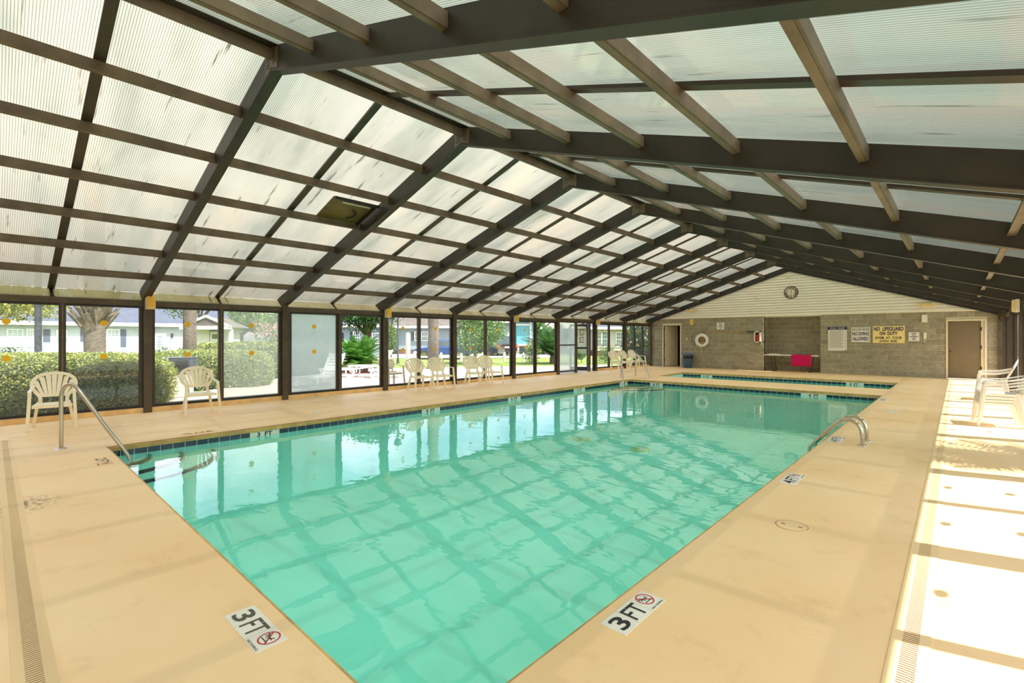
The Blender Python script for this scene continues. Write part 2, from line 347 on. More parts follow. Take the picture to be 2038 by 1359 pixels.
def mat_block():
    m = mat('grey_block', (162, 155, 132), .85, 0, .28, 9, .35, 60)
    t, n, l = nodes(m); p = n['Principled BSDF']; oi = n.new('ShaderNodeObjectInfo')
    hs = n.new('ShaderNodeHueSaturation'); lk = p.inputs['Base Color'].links[0].from_socket
    mr = n.new('ShaderNodeMapRange'); mr.inputs[3].default_value = .86; mr.inputs[4].default_value = 1.14; l.new(oi.outputs['Random'], mr.inputs[0]); l.new(mr.outputs[0], hs.inputs['Value'])
    l.new(lk, hs.inputs['Color']); l.new(hs.outputs[0], p.inputs['Base Color']); return m
M['block'] = mat_block()
M['mortar'] = mat('pale_mortar', (222, 212, 180), .9, 0, .1, 5)
def mat_clap(name, col, pitch=.13):
    m = mat(name, col, .6, 0, .05, 2); t, n, l = nodes(m); p = n['Principled BSDF']; tc = n.new('ShaderNodeTexCoord'); sx = n.new('ShaderNodeSeparateXYZ'); l.new(tc.outputs['Object'], sx.inputs[0])
    d = n.new('ShaderNodeMath'); d.operation = 'DIVIDE'; d.inputs[1].default_value = pitch; l.new(sx.outputs[2], d.inputs[0]); f = n.new('ShaderNodeMath'); f.operation = 'FRACT'; l.new(d.outputs[0], f.inputs[0])
    bp = n.new('ShaderNodeBump'); bp.inputs['Strength'].default_value = .9; bp.inputs['Distance'].default_value = .03; bp.invert = True; l.new(f.outputs[0], bp.inputs['Height']); l.new(bp.outputs[0], p.inputs['Normal']); return m
M['clapwhite'] = mat_clap('white_clapboard', (176, 186, 184), .2)
M['clapgrey'] = mat_clap('grey_clapboard', (126, 142, 146), .2)
M['clapcream'] = mat_clap('cream_clapboard', (186, 182, 162), .2)
M['lawn'] = mat('lawn_grass', (112, 132, 46), .9, 0, .35, 1.2, .5, 80)

# ------------------------------------------------------------------ text
def text_mesh(s, size, mt, bold=0, depth=.002, align='CENTER', font_y='CENTER'):
    cu = bpy.data.curves.new('txt', 'FONT'); cu.body = s; cu.size = size; cu.align_x = align; cu.align_y = font_y; cu.extrude = depth/2; cu.offset = bold; cu.resolution_u = 3
    o = bpy.data.objects.new('txt', cu); C.objects.link(o)
    dg = bpy.context.evaluated_depsgraph_get(); dg.update()
    me = bpy.data.meshes.new_from_object(o.evaluated_get(dg)); bpy.data.objects.remove(o); me.materials.clear(); me.materials.append(mt); me.name = 'lettering'
    return me
def fit_text(s, w, h, mt, bold=0, depth=.002):
    me = text_mesh(s, 1, mt, bold, depth)
    xs = [v.co.x for v in me.vertices]; ys = [v.co.y for v in me.vertices]
    cx, cy_ = (min(xs)+max(xs))/2, (min(ys)+max(ys))/2; sx, sy = w/(max(xs)-min(xs)), h/(max(ys)-min(ys))
    for v in me.vertices: v.co = ((v.co.x-cx)*sx, (v.co.y-cy_)*sy, v.co.z)
    return me

# ================================================================== SETTING
XL, XR_, XRIDGE, ZR, SL = -11.98, 1.10, -5.44, 4.66, .325
YF = 23.80; Y0, SP = 2.107, 2.721
NB = -1.6
def zroof(x): return ZR - SL*abs(x-XRIDGE)
PY = [-.61, 2.13, 4.82, 7.60, 10.17, 13.00, 15.66, 18.45, 21.07]          # left posts
RY = [Y0+SP*i for i in range(-1, 9)]
PLN = (-8.58, 1.07); PLF = (-8.66, 15.65); PRF = (-1.43, 15.65); PRN = (-1.43, 1.07)
T0, T1, T2, T3 = (-8.6, 17.75), (-8.75, 20.4), (-1.44, 20.4), (-1.44, 17.75)
WZ = -.15
# floor deck with pool and tub openings
f = MB(); X0, X1 = XL, XR_+.0
def q(*P): f.quad(*[(a, b, 0) for a, b in P])
q((X0, NB), (X1, NB), (X1, PRN[1]), (X0, PLN[1]))
q((X0, PLN[1]), PLN, PLF, (X0, PLF[1]))
q(PRN, (X1, PRN[1]), (X1, PRF[1]), PRF)
q((X0, PLF[1]), (X1, PRF[1]), (X1, T3[1]), (X0, T0[1]))
q((X0, T0[1]), T0, T1, (X0, T1[1])); q(T3, (X1, T3[1]), (X1, T2[1]), T2)
q((X0, T1[1]), (X1, T2[1]), (X1, YF+1.6), (X0, YF+1.6))
tag(f.build('floor', M['floor']), 'tan painted concrete deck around the indoor pool', 'floor', kind='structure')

def pool(name, label, cor, depth, tiles, marks, lablow):
    root = empty(name, label, 'pool', (cor[0][0], cor[0][1], 0), kind='structure')
    off = Vector((-cor[0][0], -cor[0][1], 0))
    def P(mb, nm, mt, **k): 
        o = mb.build(nm, mt, root, **k); o.location = off; return o
    b = MB(); n = 4
    for i in range(n):
        a, c = cor[i], cor[(i+1) % n]
        b.quad((*a, -.075), (*c, -.075), (*c, -depth), (*a, -depth))
    b.quad(*[(*c, -depth) for c in cor]); P(b, 'basin', M['plaster'])
    cen = Vector((sum(c[0] for c in cor)/4, sum(c[1] for c in cor)/4, 0))
    lp = MB(); tl = []
    for i in range(n):
        a, c = Vector((*cor[i], 0)), Vector((*cor[(i+1) % n], 0)); d = (c-a).normalized(); nn = Vector((-d.y, d.x, 0))
        if (cen-a).dot(nn) < 0: nn = -nn
        lp.hexa([a-nn*.03+Vector((0,0,-.075)), c-nn*.03+Vector((0,0,-.075)), c+nn*.025+Vector((0,0,-.07)), a+nn*.025+Vector((0,0,-.07)),
                 a-nn*.03+Vector((0,0,-.001)), c-nn*.03+Vector((0,0,-.001)), c+nn*.022+Vector((0,0,-.012)), a+nn*.022+Vector((0,0,-.012))])
        if i in tiles:
            L = (c-a).length; k = int(L/.1524); me = None
            ang = math.atan2(d.y, d.x)
            for j in range(k):
                mid = a+d*(j+.5)*L/k
                if any(abs((j+.5)*L/k-mk) < .24 for mk in marks.get(i, [])): continue
                if me is None:
                    tb = MB().box(-.073, .073, -.004, .008, -.075, 0); me = tb.mesh('waterline_tile', M['blue_tile'])
                if len(tl) < 280:
                    o = obj('waterline_tile', me, root, mid+off+Vector((0, 0, -.076)), ang); tl.append(o)
    P(lp, 'coping_edge', M['lip'])
    return root
# pool marks distances are measured along the edge from its first corner
poolr = pool('pool_basin', 'large rectangular swimming pool basin with dark tile waterline', [PLN, PLF, PRF, PRN], 1.2, (0, 1, 2), {0: [2.06, 5.55, 8.32, 11.35, 14.1], 1: [1.0, 5.7]}, '')
tubr = pool('spa_basin', 'narrow wading pool basin near the block wall', [T0, T1, T2, T3], .7, (1,), {1: [1.0, 6.1]}, '')
for nm, cor, lab in (('pool_water', [PLN, PRN, PRF, PLF], 'still turquoise water filling the large pool'), ('spa_water', [T0, T3, T2, T1], 'thin strip of turquoise water in the wading pool')):
    wm = MB().quad(*[(*c, WZ) for c in cor]); tag(wm.build(nm, M['water']), lab, 'water', kind='structure')
# corner steps
for c, sx, sy, nm in ((PLN, 1, 1, 'quarter-round underwater steps in the near left pool corner'), (PLF, 1, -1, 'quarter-round underwater steps in the far left pool corner')):
    root = empty('pool_steps', nm, 'steps', (c[0], c[1], -1.2))
    for r, zt in ((1.30, -.255), (.88, -.225), (.5, -.195)):
        b = MB(); nb = MB(); N = 12; ring = []
        for k in range(N+1):
            a = PI/2*k/N; ring.append((r*math.cos(a)*sx, r*math.sin(a)*sy))
        for k in range(N):
            p, s_ = ring[k], ring[k+1]
            b.quad((0, 0, zt+1.2), (*p, zt+1.2), (*s_, zt+1.2)); b.quad((*p, 0), (*s_, 0), (*s_, zt+1.2), (*p, zt+1.2))
            i1, i2 = (p[0]*(1-.05/r), p[1]*(1-.05/r)), (s_[0]*(1-.05/r), s_[1]*(1-.05/r))
            nb.hexa([(*i1, zt+1.19), (*p, zt+1.17), (*s_, zt+1.17), (*i2, zt+1.19), (*i1, zt+1.206), (p[0]*1.004, p[1]*1.004, zt+1.206), (s_[0]*1.004, s_[1]*1.004, zt+1.206), (*i2, zt+1.206)])
        t = b.build('tread', M['plaster'], root); nb.build('nosing', M['blue_tile'], t)
# main drains
for x, y, lab in ((-7.3, 10.6, 'round drain cover on the pool floor, the left one'), (-5.6, 10.6, 'round drain cover on the pool floor, the right one')):
    dr = empty('pool_drain', lab, 'drain', (x, y, -1.2))
    MB().cyl((0, 0, 0), .22, .03, 24).build('rim', M['yellow_sign'], dr); MB().cyl((0, 0, .03), .15, .012, 20).build('cover', M['offwhite'], dr)

# perimeter drain channels with slotted grates
def drain(name, lab, a, b, wd=.075, frame=True, pitch=.02):
    a = Vector((*a, 0)); b = Vector((*b, 0)); d = (b-a).normalized(); n = Vector((-d.y, d.x, 0)); L = (b-a).length
    root = empty(name, lab, 'drain', tuple(a), math.atan2(d.y, d.x), kind='structure')
    fb = MB().box(0, L, -wd, -wd*.55, 0, .004).box(0, L, wd*.55, wd, 0, .004); fb.build('frame', M['grate'], root)
    MB().box(0, L, -wd*.55, wd*.55, 0, .0012).build('channel', M['slot'], root)
    g = MB(); k = int(L/pitch)
    for j in range(k): g.box(j*pitch, j*pitch+pitch*.55, -wd*.55, wd*.55, .001, .0035)
    g.box(0, L, -wd*.55, -wd*.42, .001, .0036).box(0, L, wd*.42, wd*.55, .001, .0036)
    tag(g.build('grate', M['grate'], root), None, kind='stuff')
drain('trim_1', 'slotted drain grate along the sunlit right side of the deck', (-.17, 1.2), (-.17, 22.5))
drain('trim_2', 'slotted drain grate along the near end of the deck', (-.2, .13), (-10.2, .13), .07)
drain('trim_3', 'slotted drain line along the window side of the deck', (-10.36, .16), (-10.36, 21.5), .018, True, .05)

# ------------------------------------------------------------------ roof
ceil = empty('ceiling', 'pitched translucent roof on brown steel rafters', 'roof', (XRIDGE, 0, ZR), kind='structure')
OFF = Vector((-XRIDGE, 0, -ZR))
def CB(mb, nm, mt, **k):
    o = mb.build(nm, mt, ceil, **k); o.location = OFF; return o
XE0, XE1 = XL-.32, XR_+.32
RD = .27
for y in RY:
    for sgn in (-1, 1):
        xe = XL if sgn < 0 else XR_; xo = XE0 if sgn < 0 else XE1
        b = MB(); w_ = .05
        def sec(x, dz0, dz1): return [(x, y-w_, zroof(x)+dz0), (x, y+w_, zroof(x)+dz0), (x, y+w_, zroof(x)+dz1), (x, y-w_, zroof(x)+dz1)]
        S = [sec(XRIDGE, -RD, -.005), sec(xe-sgn*.12, -RD, -.005)]
        S.append([(xe+sgn*.02, y-w_, 2.22), (xe+sgn*.02, y+w_, 2.22), (xe+sgn*.1, y+w_, zroof(xe)-.01), (xe+sgn*.1, y-w_, zroof(xe)-.01)])
        S.append([(xo-sgn*.04, y-w_, zroof(xo)-.03), (xo-sgn*.04, y+w_, zroof(xo)-.03), (xo, y+w_, zroof(xo)-.005), (xo, y-w_, zroof(xo)-.005)])
        i = len(b.v)
        for s_ in S: b.v += s_
        for k in range(3):
            for j in range(4): a, c = i+k*4+j, i+k*4+(j+1) % 4; b.f.append((a, c, c+4, a+4))
        b.f.append((i, i+1, i+2, i+3)); b.f.append((i+15, i+14, i+13, i+12))
        r_ = CB(b, 'rafter', M['steel'])
        # lower flange
        fl = MB(); x1_ = xe-sgn*.12
        fl.hexa([(XRIDGE, y-.062, zroof(XRIDGE)-RD-.012), (XRIDGE, y+.062, zroof(XRIDGE)-RD-.012), (x1_, y+.062, zroof(x1_)-RD-.012), (x1_, y-.062, zroof(x1_)-RD-.012),
                 (XRIDGE, y-.062, zroof(XRIDGE)-RD+.002), (XRIDGE, y+.062, zroof(XRIDGE)-RD+.002), (x1_, y+.062, zroof(x1_)-RD+.002), (x1_, y-.062, zroof(x1_)-RD+.002)])
        fo = fl.build('flange', M['steel'], r_)
        if y > 0:
            gp = MB()
            gp.hexa([(XRIDGE, y-.058, ZR-RD+.02), (XRIDGE+sgn*.16, y-.058, zroof(XRIDGE+.16)-RD+.02), (XRIDGE+sgn*.16, y+.058, zroof(XRIDGE+.16)-RD+.02), (XRIDGE, y+.058, ZR-RD+.02),
                     (XRIDGE, y-.058, ZR-.03), (XRIDGE+sgn*.16, y-.058, zroof(XRIDGE+.16)-.03), (XRIDGE+sgn*.16, y+.058, zroof(XRIDGE+.16)-.03), (XRIDGE, y+.058, ZR-.03)])
            g_ = gp.build('gusset_plate', M['purlin'], r_)
            if y < 6:
                h_ = MB()
                for a_ in range(3):
                    for b_ in range(5): h_.cyl((XRIDGE+sgn*(.05+.035*a_), y-.061, ZR-.22+.035*b_), .009, .003, 8, axis='y')
                h_.build('bolt', M['black'], g_)
PD = .11
for i in range(len(RY)-1):
    ya, yb = RY[i]+.05, RY[i+1]-.05
    for k in range(-6, 7):
        x = XRIDGE+k*.98; z = zroof(x)-.035; b = MB()
        sl_ = -SL if k > 0 else SL
        if k == 0: b.box(x-.022, x+.022, ya, yb, z-PD-.01, z-.01)
        else:
            t = .02; dz = sl_*t
            b.hexa([(x-t, ya, z-PD-dz), (x+t, ya, z-PD+dz), (x+t, yb, z-PD+dz), (x-t, yb, z-PD-dz), (x-t, ya, z-dz), (x+t, ya, z+dz), (x+t, yb, z+dz), (x-t, yb, z-dz)])
            s2 = -1 if k > 0 else 1    # bottom lip
            b.box(min(x, x+.05*s2), max(x, x+.05*s2), ya, yb, z-PD-.004, z-PD+.006)
        if RY[i] < -1: continue
        CB(b, 'purlin', M['purlin'])
    # mid-bay glazing bar and panels
    ym = (RY[i]+RY[i+1])/2
    for sgn in (-1, 1):
        xe = XE0 if sgn < 0 else XE1; b = MB()
        b.hexa([(XRIDGE, ym-.05, ZR-.036), (XRIDGE, ym+.05, ZR-.036), (xe, ym+.05, zroof(xe)-.036), (xe, ym-.05, zroof(xe)-.036),
                (XRIDGE, ym-.05, ZR-.004), (XRIDGE, ym+.05, ZR-.004), (xe, ym+.05, zroof(xe)-.004), (xe, ym-.05, zroof(xe)-.004)])
        CB(b, 'glazing_bar', M['bronze'])
        for (y1, y2) in ((RY[i], ym), (ym, RY[i+1])):
            p = MB()
            xo = xe+sgn*.02
            P4 = [(XRIDGE, y1+.002, ZR), (XRIDGE, y2-.002, ZR), (xo, y2-.002, zroof(xo)), (xo, y1+.002, zroof(xo))]
            p.quad(*P4) if sgn < 0 else p.quad(*P4[::-1])
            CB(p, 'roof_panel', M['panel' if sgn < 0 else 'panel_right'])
            e_ = MB(); xin = XL-.03 if sgn < 0 else XR_+.03
            e_.quad((xe, y1+.01, zroof(xe)-.01), (xe, y2-.01, zroof(xe)-.01), (xin, y2-.01, 2.23), (xin, y1+.01, 2.23))
            CB(e_, 'eave_panel', M['panel_eave'])
        b = MB(); xin = XL-.03 if sgn < 0 else XR_+.03
        b.bar((xe-sgn*.015, ym, zroof(xe)-.03), (xin-sgn*.015, ym, 2.22), .05, .025, (0, 0, 1)); CB(b, 'eave_bar', M['bronze'])
# ridge cap outside
b = MB().hexa([(XRIDGE-.15, RY[0], ZR-.03), (XRIDGE+.15, RY[0], ZR-.03), (XRIDGE+.15, RY[-1], ZR-.03), (XRIDGE-.15, RY[-1], ZR-.03), (XRIDGE-.01, RY[0], ZR+.03), (XRIDGE+.01, RY[0], ZR+.03), (XRIDGE+.01, RY[-1], ZR+.03), (XRIDGE-.01, RY[-1], ZR+.03)])
CB(b, 'ridge_cap', M['bronze'])
# dark organic grime along the eave joint is wear on the lowest purlin
# roof hatch
hx, hy0, hy1 = (-7.72, -8.36), 3.92, 4.70
hr = empty('roof_hatch', 'square brown roof hatch with black frame in the left slope', 'hatch', ((hx[0]+hx[1])/2, (hy0+hy1)/2, zroof(-8.04)))
o_ = Vector(hr.location)
def HP(x, y, dz): return Vector((x, y, zroof(x)+dz))-o_
MB().hexa([HP(hx[1], hy0, -.05), HP(hx[0], hy0, -.05), HP(hx[0], hy1, -.05), HP(hx[1], hy1, -.05), HP(hx[1], hy0, -.03), HP(hx[0], hy0, -.03), HP(hx[0], hy1, -.03), HP(hx[1], hy1, -.03)]).build('lid', mat('hatch_brown', (104, 84, 34), .4, 0, .5, 3), hr)
b = MB()
for (xa, ya, xb, yb) in ((hx[0]+.04, hy0, hx[0]+.04, hy1+.06), (hx[1]-.06, hy0-.12, hx[1]-.06, hy1), (hx[0], hy1, hx[1], hy1)):
    b.bar(HP(xa, ya, -.075), HP(xb, yb, -.075), .03, .05)
b.build('frame', M['black'], hr)
MB().bar(HP(hx[0]-.07, hy0+.2, -.06), HP(hx[0]-.07, hy1-.06, -.06), .03, .02).build('latch_strip', M['offwhite'], hr)
MB().tube([HP(-8.1+.12*math.cos(a/8*PI), 4.4+.12*math.sin(a/8*PI), -.07) for a in range(9)], .012, 6).build('handle', M['black'], hr)

# ------------------------------------------------------------------ side walls
def pane_dots(root, x, y0, y1, off, side):
    ym = (y0+y1)/2
    for z in (1.78, 1.14):
        o = MB().cyl((x, ym, z), .055, .004, 20, axis='x').build('dot_sticker', M['dot'], root); o.location = -off
def side_wall(side, posts, X, name, lab, wn0):
    s = 1 if side == 'left' else -1            # direction into the room (+x for left wall)
    root = empty(name, lab, 'wall', (X, 0, 0), kind='structure'); off = Vector((X, 0, 0))
    def W(mb, nm, mt, **k):
        o = mb.build(nm, mt, root, **k); o.location = -off; return o
    wn = wn0
    for i, y in enumerate(posts):
        if y > YF-.05: continue
        MB_ = MB().box(min(X, X+s*.09), max(X, X+s*.09), y-.065, y+.065, 0, 2.33)
        W(MB_, 'post', M['post'], bevel=.006)
        W(MB().box(min(X-s*.06, X), max(X-s*.06, X), y-.13, y+.13, 0.0, 2.2), 'jamb', M['bronze'])
    W(MB().box(min(X-s*.1, X+s*.07), max(X-s*.1, X+s*.07), YF-.13, YF+.0, 0, 2.35), 'post', M['post'])
    ys = posts+[YF]
    for i in range(len(ys)-1):
        ya, yb = ys[i], ys[i+1]; dr = (side == 'left' and i == 6)
        top = 2.30 if dr else 2.24
        W(MB().box(min(X-s*.1, X+s*.03), max(X-s*.1, X+s*.03), ya+.065, yb-.065, 2.13 if not dr else 2.17, top), 'header_beam', M['post'])
        wl = f'{"left" if side=="left" else "right"}'
        r = empty(f'window_{wn}', WLAB[side][i], 'window', (X, (ya+yb)/2, 0), kind='structure'); wn += 1
        offw = Vector((X, (ya+yb)/2, 0))
        def V(mb, nm, mt, **k):
            o = mb.build(nm, mt, r, **k); o.location = -offw; return o
        xp = X-s*.05; a, c = ya+.13, yb-.13
        if not dr:
            W(MB().box(min(X-s*.1, X+s*.025), max(X-s*.1, X+s*.025), ya+.065, yb-.065, 0, .095), 'kerb', M['kerb'])
        mids = [(a+c)/2] if not (side == 'left' and i == 8) else [a+(c-a)*.36, a+(c-a)*.72]
        if side == 'left' and i in MIDY: mids = [MIDY[i]]
        if dr: mids = [17.02]
        zt, zb = (2.17, .12) if dr else (2.13, .15)
        V(MB().box(xp-.025, xp+.025, a, c, zt-.04, zt).box(xp-.025, xp+.025, a, (mids[0] if dr else c), zb-.055, zb), 'frame', M['black'])
        ed = [a]+mids+[c]
        for j, ymm in enumerate(mids):
            wdt = .05 if not dr else .07
            V(MB().box(min(X-s*.08, X-s*.0), max(X-s*.08, X), ymm-wdt, ymm+wdt, .05 if not dr else 0, zt), 'mullion', M['bronze'] if not dr else M['post'])
            V(MB().box(min(X-s*.004, X+s*.008), max(X-s*.004, X+s*.008), ymm-.012, ymm+.012, .08, zt), 'stile_edge', M['purlin'])
        for j in range(len(ed)-1):
            y1, y2 = ed[j]+(.05 if j else 0), ed[j+1]-(.05 if j < len(mids) else 0)
            key = (side, i, j); kind = GL.get(key, 'glass')
            if kind is None: continue
            V(MB().box(xp-.003, xp+.003, y1, y2, zb, zt-.03), 'pane', M[kind])
            if key in (('left', 2, 0), ('left', 5, 0)):
                V(MB().box(xp-.02, xp+.02, y1, y1+.06, zb, zt-.03).box(xp-.02, xp+.02, y2-.05, y2, zb, zt-.03), 'sash_stile', M['bronze'])
            if dr: V(MB().box(xp-.02, xp+.02, y1, y2, 1.17, 1.215), 'middle_rail', M['bronze'])
            else: pane_dots(r, xp+s*.004, y1, y2, offw, s)
    return wn
WLAB = {'left': ['dark framed sliding window behind the photographer', 'two-pane window beside the nearest cream chair', 'window with hazy right pane beside the second chair', 'sliding door with milky left pane, open on the sago palm',
        'window behind the first pair of cream chairs', 'window behind the second pair of cream chairs', 'sliding window with open right half before the lawn', 'entry bay with glass door and middle rail', 'window in front of the cream house with shrubs', 'three-pane window at the far left corner'],
        'right': [f'dark framed window in bay {n} of the sunny right wall' for n in ('zero', 'one', 'two', 'three', 'four', 'five', 'six', 'seven', 'eight', 'nine')]}
WLAB['left'] = ['two-pane window beside the nearest cream chair', 'window with hazy right pane beside the second chair', 'sliding door with milky left pane, open on the sago palm',
        'window behind the first pair of cream chairs', 'window behind the second pair of cream chairs', 'sliding window with open right half before the lawn', 'entry bay with glass door and middle rail', 'window before the cream house, near the sconce', 'three-pane window at the far left corner']
GL = {('left', 1, 1): 'glass_film', ('left', 2, 0): 'glass_milky', ('left', 2, 1): None, ('left', 5, 1): None, ('left', 6, 0): 'glass_mid', ('left', 6, 1): None}
MIDY = {0: .88, 1: 3.46, 2: 6.26, 3: 8.82, 4: 11.62, 5: 14.32, 7: 19.68}
nx = side_wall('left', PY, XL, 'wall_left', 'window wall of brown posts on the left side of the pool', 1)
PRY = [RY[i] for i in range(0, 9)]
side_wall('right', PRY, XR_, 'wall_right', 'window wall of brown posts on the sunlit right side', nx)
# entry door leaf swung outward, with jamb post and notices
dj = empty('door_1', 'dark framed glass entry door standing open outward', 'door', (XL-.05, 18.05, 0), kind='structure')
MB().box(-.05, .05, -.05, .05, 0, 2.3).build('jamb_post', M['post'], dj)
hinge = Vector((-.02, .0, 0)); ld = Vector((-.92, -.40, 0)).normalized(); up = Vector((0, 0, 1))
def LP(t, z): return hinge+ld*t+up*z
b = MB()
for t0, t1, z0, z1 in ((0.02, .09, .03, 2.1), (.78, .86, .03, 2.1), (.09, .78, .03, .2), (.09, .78, 2.0, 2.1), (.09, .78, 1.0, 1.08)):
    b.bar(LP(t0, (z0+z1)/2), LP(t1, (z0+z1)/2), .045, z1-z0)
lf = b.build('leaf_frame', M['black'], dj)
MB().bar(LP(.09, 1.1), LP(.78, 1.1), .008, 1.84).build('pane', M['glass'], dj)
MB().bar(LP(.09, 2.06), LP(.5, 2.14), .03, .03).build('door_closer', M['offwhite'], dj)
for k, z in enumerate((1.72, 1.4)):
    nt_ = empty('notice', ['upper', 'lower'][k]+' black framed paper notice hung at the entry door', 'notice', (XL-.04, 17.30, z-.12))
    MB().box(0, .012, -.0, .3, 0, .25).build('frame', M['black'], nt_); pp = MB().box(.012, .015, .025, .275, .025, .225).build('paper', M['white'], nt_)
    b = MB()
    for j in range(6): b.box(.015, .0165, .05, .25-.03*(j % 3), .05+.028*j, .056+.028*j)
    b.build('print_lines', M['fade_ink'], pp)

# near end wall (behind the photographer) and gable
nw = MB().box(XL-.1, XR_+.1, NB-.2, NB, 0, 2.6); nw.quad((XL-.1, NB, 2.6), (XR_+.1, NB, 2.6), (XRIDGE, NB, ZR))
tag(nw.build('wall_near', M['block']), 'plain block end wall behind the photographer', 'wall', kind='structure')

# ------------------------------------------------------------------ far wall of blocks
fw = empty('wall_far', 'grey concrete block end wall under white siding', 'wall', (XL, YF, 0), kind='structure'); foff = Vector((XL, YF, 0))
def FWB(mb, nm, mt, parent=None, **k):
    o = mb.build(nm, mt, parent or fw, **k); o.location = -foff; return o
BW, BH = .4064, .2032; ZTOP = 2.47
DL = (onY(1321, 700, YF).x, onY(1354, 700, YF).x); DRX = (-.26, .70); AL = (onY(1521, 700, YF).x, onY(1633, 700, YF).x); AD = .85
print('doors', DL, 'alcove', AL)
holes = [(DL[0], DL[1], 2.12), (DRX[0], DRX[1], 2.10), (AL[0], AL[1], 9)]
back = MB()
def seg(x0, x1, z0, z1): back.box(x0, x1, YF+.008, YF+.15, z0, z1)
seg(XL-.1, DL[0], 0, 2.55); seg(DL[0], DL[1], 2.12, 2.55); seg(DL[1], AL[0], 0, 2.55); seg(AL[1], DRX[0], 0, 2.55); seg(DRX[0], DRX[1], 2.1, 2.55); seg(DRX[1], XR_+.1, 0, 2.55)
FWB(back, 'mortar', M['mortar'])
def lay(x0, x1, z0, z1, y, parent, off, cuts=(), cnt=[0]):
    row = 0; z = z0
    while z < z1-.03:
        zt = min(z+BH, z1); x = x0-(.5*BW if row % 2 else 0)
        while x < x1-.02:
            a, b_ = max(x, x0), min(x+BW, x1); pieces = [(a, b_)]
            for h0, h1, hz in cuts:
                if z+.02 < hz:
                    pieces = [q_ for (p0, p1) in pieces for q_ in ((p0, min(p1, h0)), (max(p0, h1), p1)) if q_[1]-q_[0] > .02] if True else pieces
            for p0, p1 in pieces:
                if p1-p0 < .04: continue
                j = .0075; mb = MB().box(p0+j, p1-j, y-R.uniform(0, .004), y+.02, z+j, zt-j)
                o = mb.build('block', M['block'], parent); o.location = -off; cnt[0] += 1
            x += BW
        z += BH; row += 1
    return cnt[0]
n1 = lay(XL+.02, AL[0], 0, ZTOP, YF, fw, foff, [(DL[0]-.06, DL[1]+.06, 2.18)])
n2 = lay(AL[1], XR_, 0, ZTOP, YF, fw, foff, [(DRX[0]-.06, DRX[1]+.06, 2.16)], [0])
aw = empty('wall_alcove', 'recessed block wall of the alcove behind the folding table', 'wall', (AL[0], YF+AD, 0), kind='structure'); aoff = Vector((AL[0], YF+AD, 0))
b = MB().box(AL[0]-.1, AL[1]+.1, YF+AD+.008, YF+AD+.1, 0, 2.6).box(AL[0]-.1, AL[0]-.008, YF+.15, YF+AD+.1, 0, 2.6).box(AL[1]+.008, AL[1]+.1, YF+.15, YF+AD+.1, 0, 2.6).box(AL[0]-.1, AL[1]+.1, YF+.15, YF+AD+.1, 2.5, 2.6)
o = b.build('mortar', M['mortar'], aw); o.location = -aoff
n3 = lay(AL[0], AL[1], 0, 2.5, YF+AD, aw, aoff, (), [0])
for r_ in range(13):
    z = r_*BH
    for k in range(2):
        y0_ = YF+.0+k*.42; mb = MB().box(AL[0]-.02, AL[0], y0_+.005, min(YF+AD, y0_+.42)-.005, z+.005, min(2.5, z+BH)-.005)
        if r_ < 12 or True: o = mb.build('block', M['block'], aw); o.location = -aoff
print('blocks', n1, n2, n3)
# siding gable: clapboards
zc = ZTOP; k = 0
while zc < ZR-.25:
    zt = zc+.115; 
    hw0 = (ZR-.12-zc)/SL; xa, xb = XRIDGE-hw0, XRIDGE+hw0; xa = max(xa, XL); xb = min(xb, XR_)
    FWB(MB().hexa([(xa, YF-.05, zc+.014), (xb, YF-.05, zc+.014), (xb, YF+.02, zc+.014), (xa, YF+.02, zc+.014), (xa, YF-.02, zt), (xb, YF-.02, zt), (xb, YF+.02, zt), (xa, YF+.02, zt)]), 'clapboard', M['siding']); zc = zt
FWB(MB().quad((XL-.3, YF+.02, ZTOP-.05), (XR_+.3, YF+.02, ZTOP-.05), (XR_+.3, YF+.02, zroof(XR_+.3)), (XRIDGE, YF+.02, ZR), (XL-.3, YF+.02, zroof(XL-.3))), 'gable_board', M['siding'])
FWB(MB().box(XL, XR_, YF-.02, YF, ZTOP-.012, ZTOP+.03), 'trim_strip', M['siding'])
for s_ in (-1, 1):
    xe = XL-.2 if s_ < 0 else XR_+.2
    FWB(MB().hexa([(XRIDGE, YF-.09, ZR-.26), (xe, YF-.09, zroof(xe)-.26), (xe, YF+.03, zroof(xe)-.26), (XRIDGE, YF+.03, ZR-.26), (XRIDGE, YF-.09, ZR-.02), (xe, YF-.09, zroof(xe)-.02), (xe, YF+.03, zroof(xe)-.02), (XRIDGE, YF+.03, ZR-.02)]), 'rake_board', M['black'])

# doors in far wall
d2 = empty('door_2', 'white framed doorway standing open in the left of the block wall', 'door', (DL[0], YF, 0), kind='structure')
wd = DL[1]-DL[0]
MB().box(-.06, 0, -.03, .12, 0, 2.12).box(wd, wd+.05, -.03, .12, 0, 2.12).box(-.06, wd+.05, -.03, .12, 2.12, 2.18).build('door_frame', M['offwhite'], d2)
lfm = MB(); aa = math.radians(62); lfm.bar((.03, .05, 1.06), (.03+.8*math.cos(aa), .05+.8*math.sin(aa), 1.06), .045, 2.08)
lf = lfm.build('door_leaf', M['offwhite'], d2)
b = MB()
for z in (.3, 1.1, 1.9): b.box(.0, .03, .0, .05, z, z+.1)
b.build('hinge', M['black'], d2)
MB().box(-.4, wd+1.4, 1.5, 1.56, 0, 2.4).box(wd+1.34, wd+1.4, .15, 1.5, 0, 2.4).box(-.4, -.34, .15, 1.5, 0, 2.4).box(-.4, wd+1.4, .15, 1.56, 2.3, 2.4).box(-.4, wd+1.4, .15, 1.56, -.03, -.001).build('room_beyond', M['doorgrey'], d2)
d3 = empty('door_3', 'grey brown flush door in white frame right of the signs', 'door', (DRX[0], YF, 0), kind='structure'); wd = DRX[1]-DRX[0]
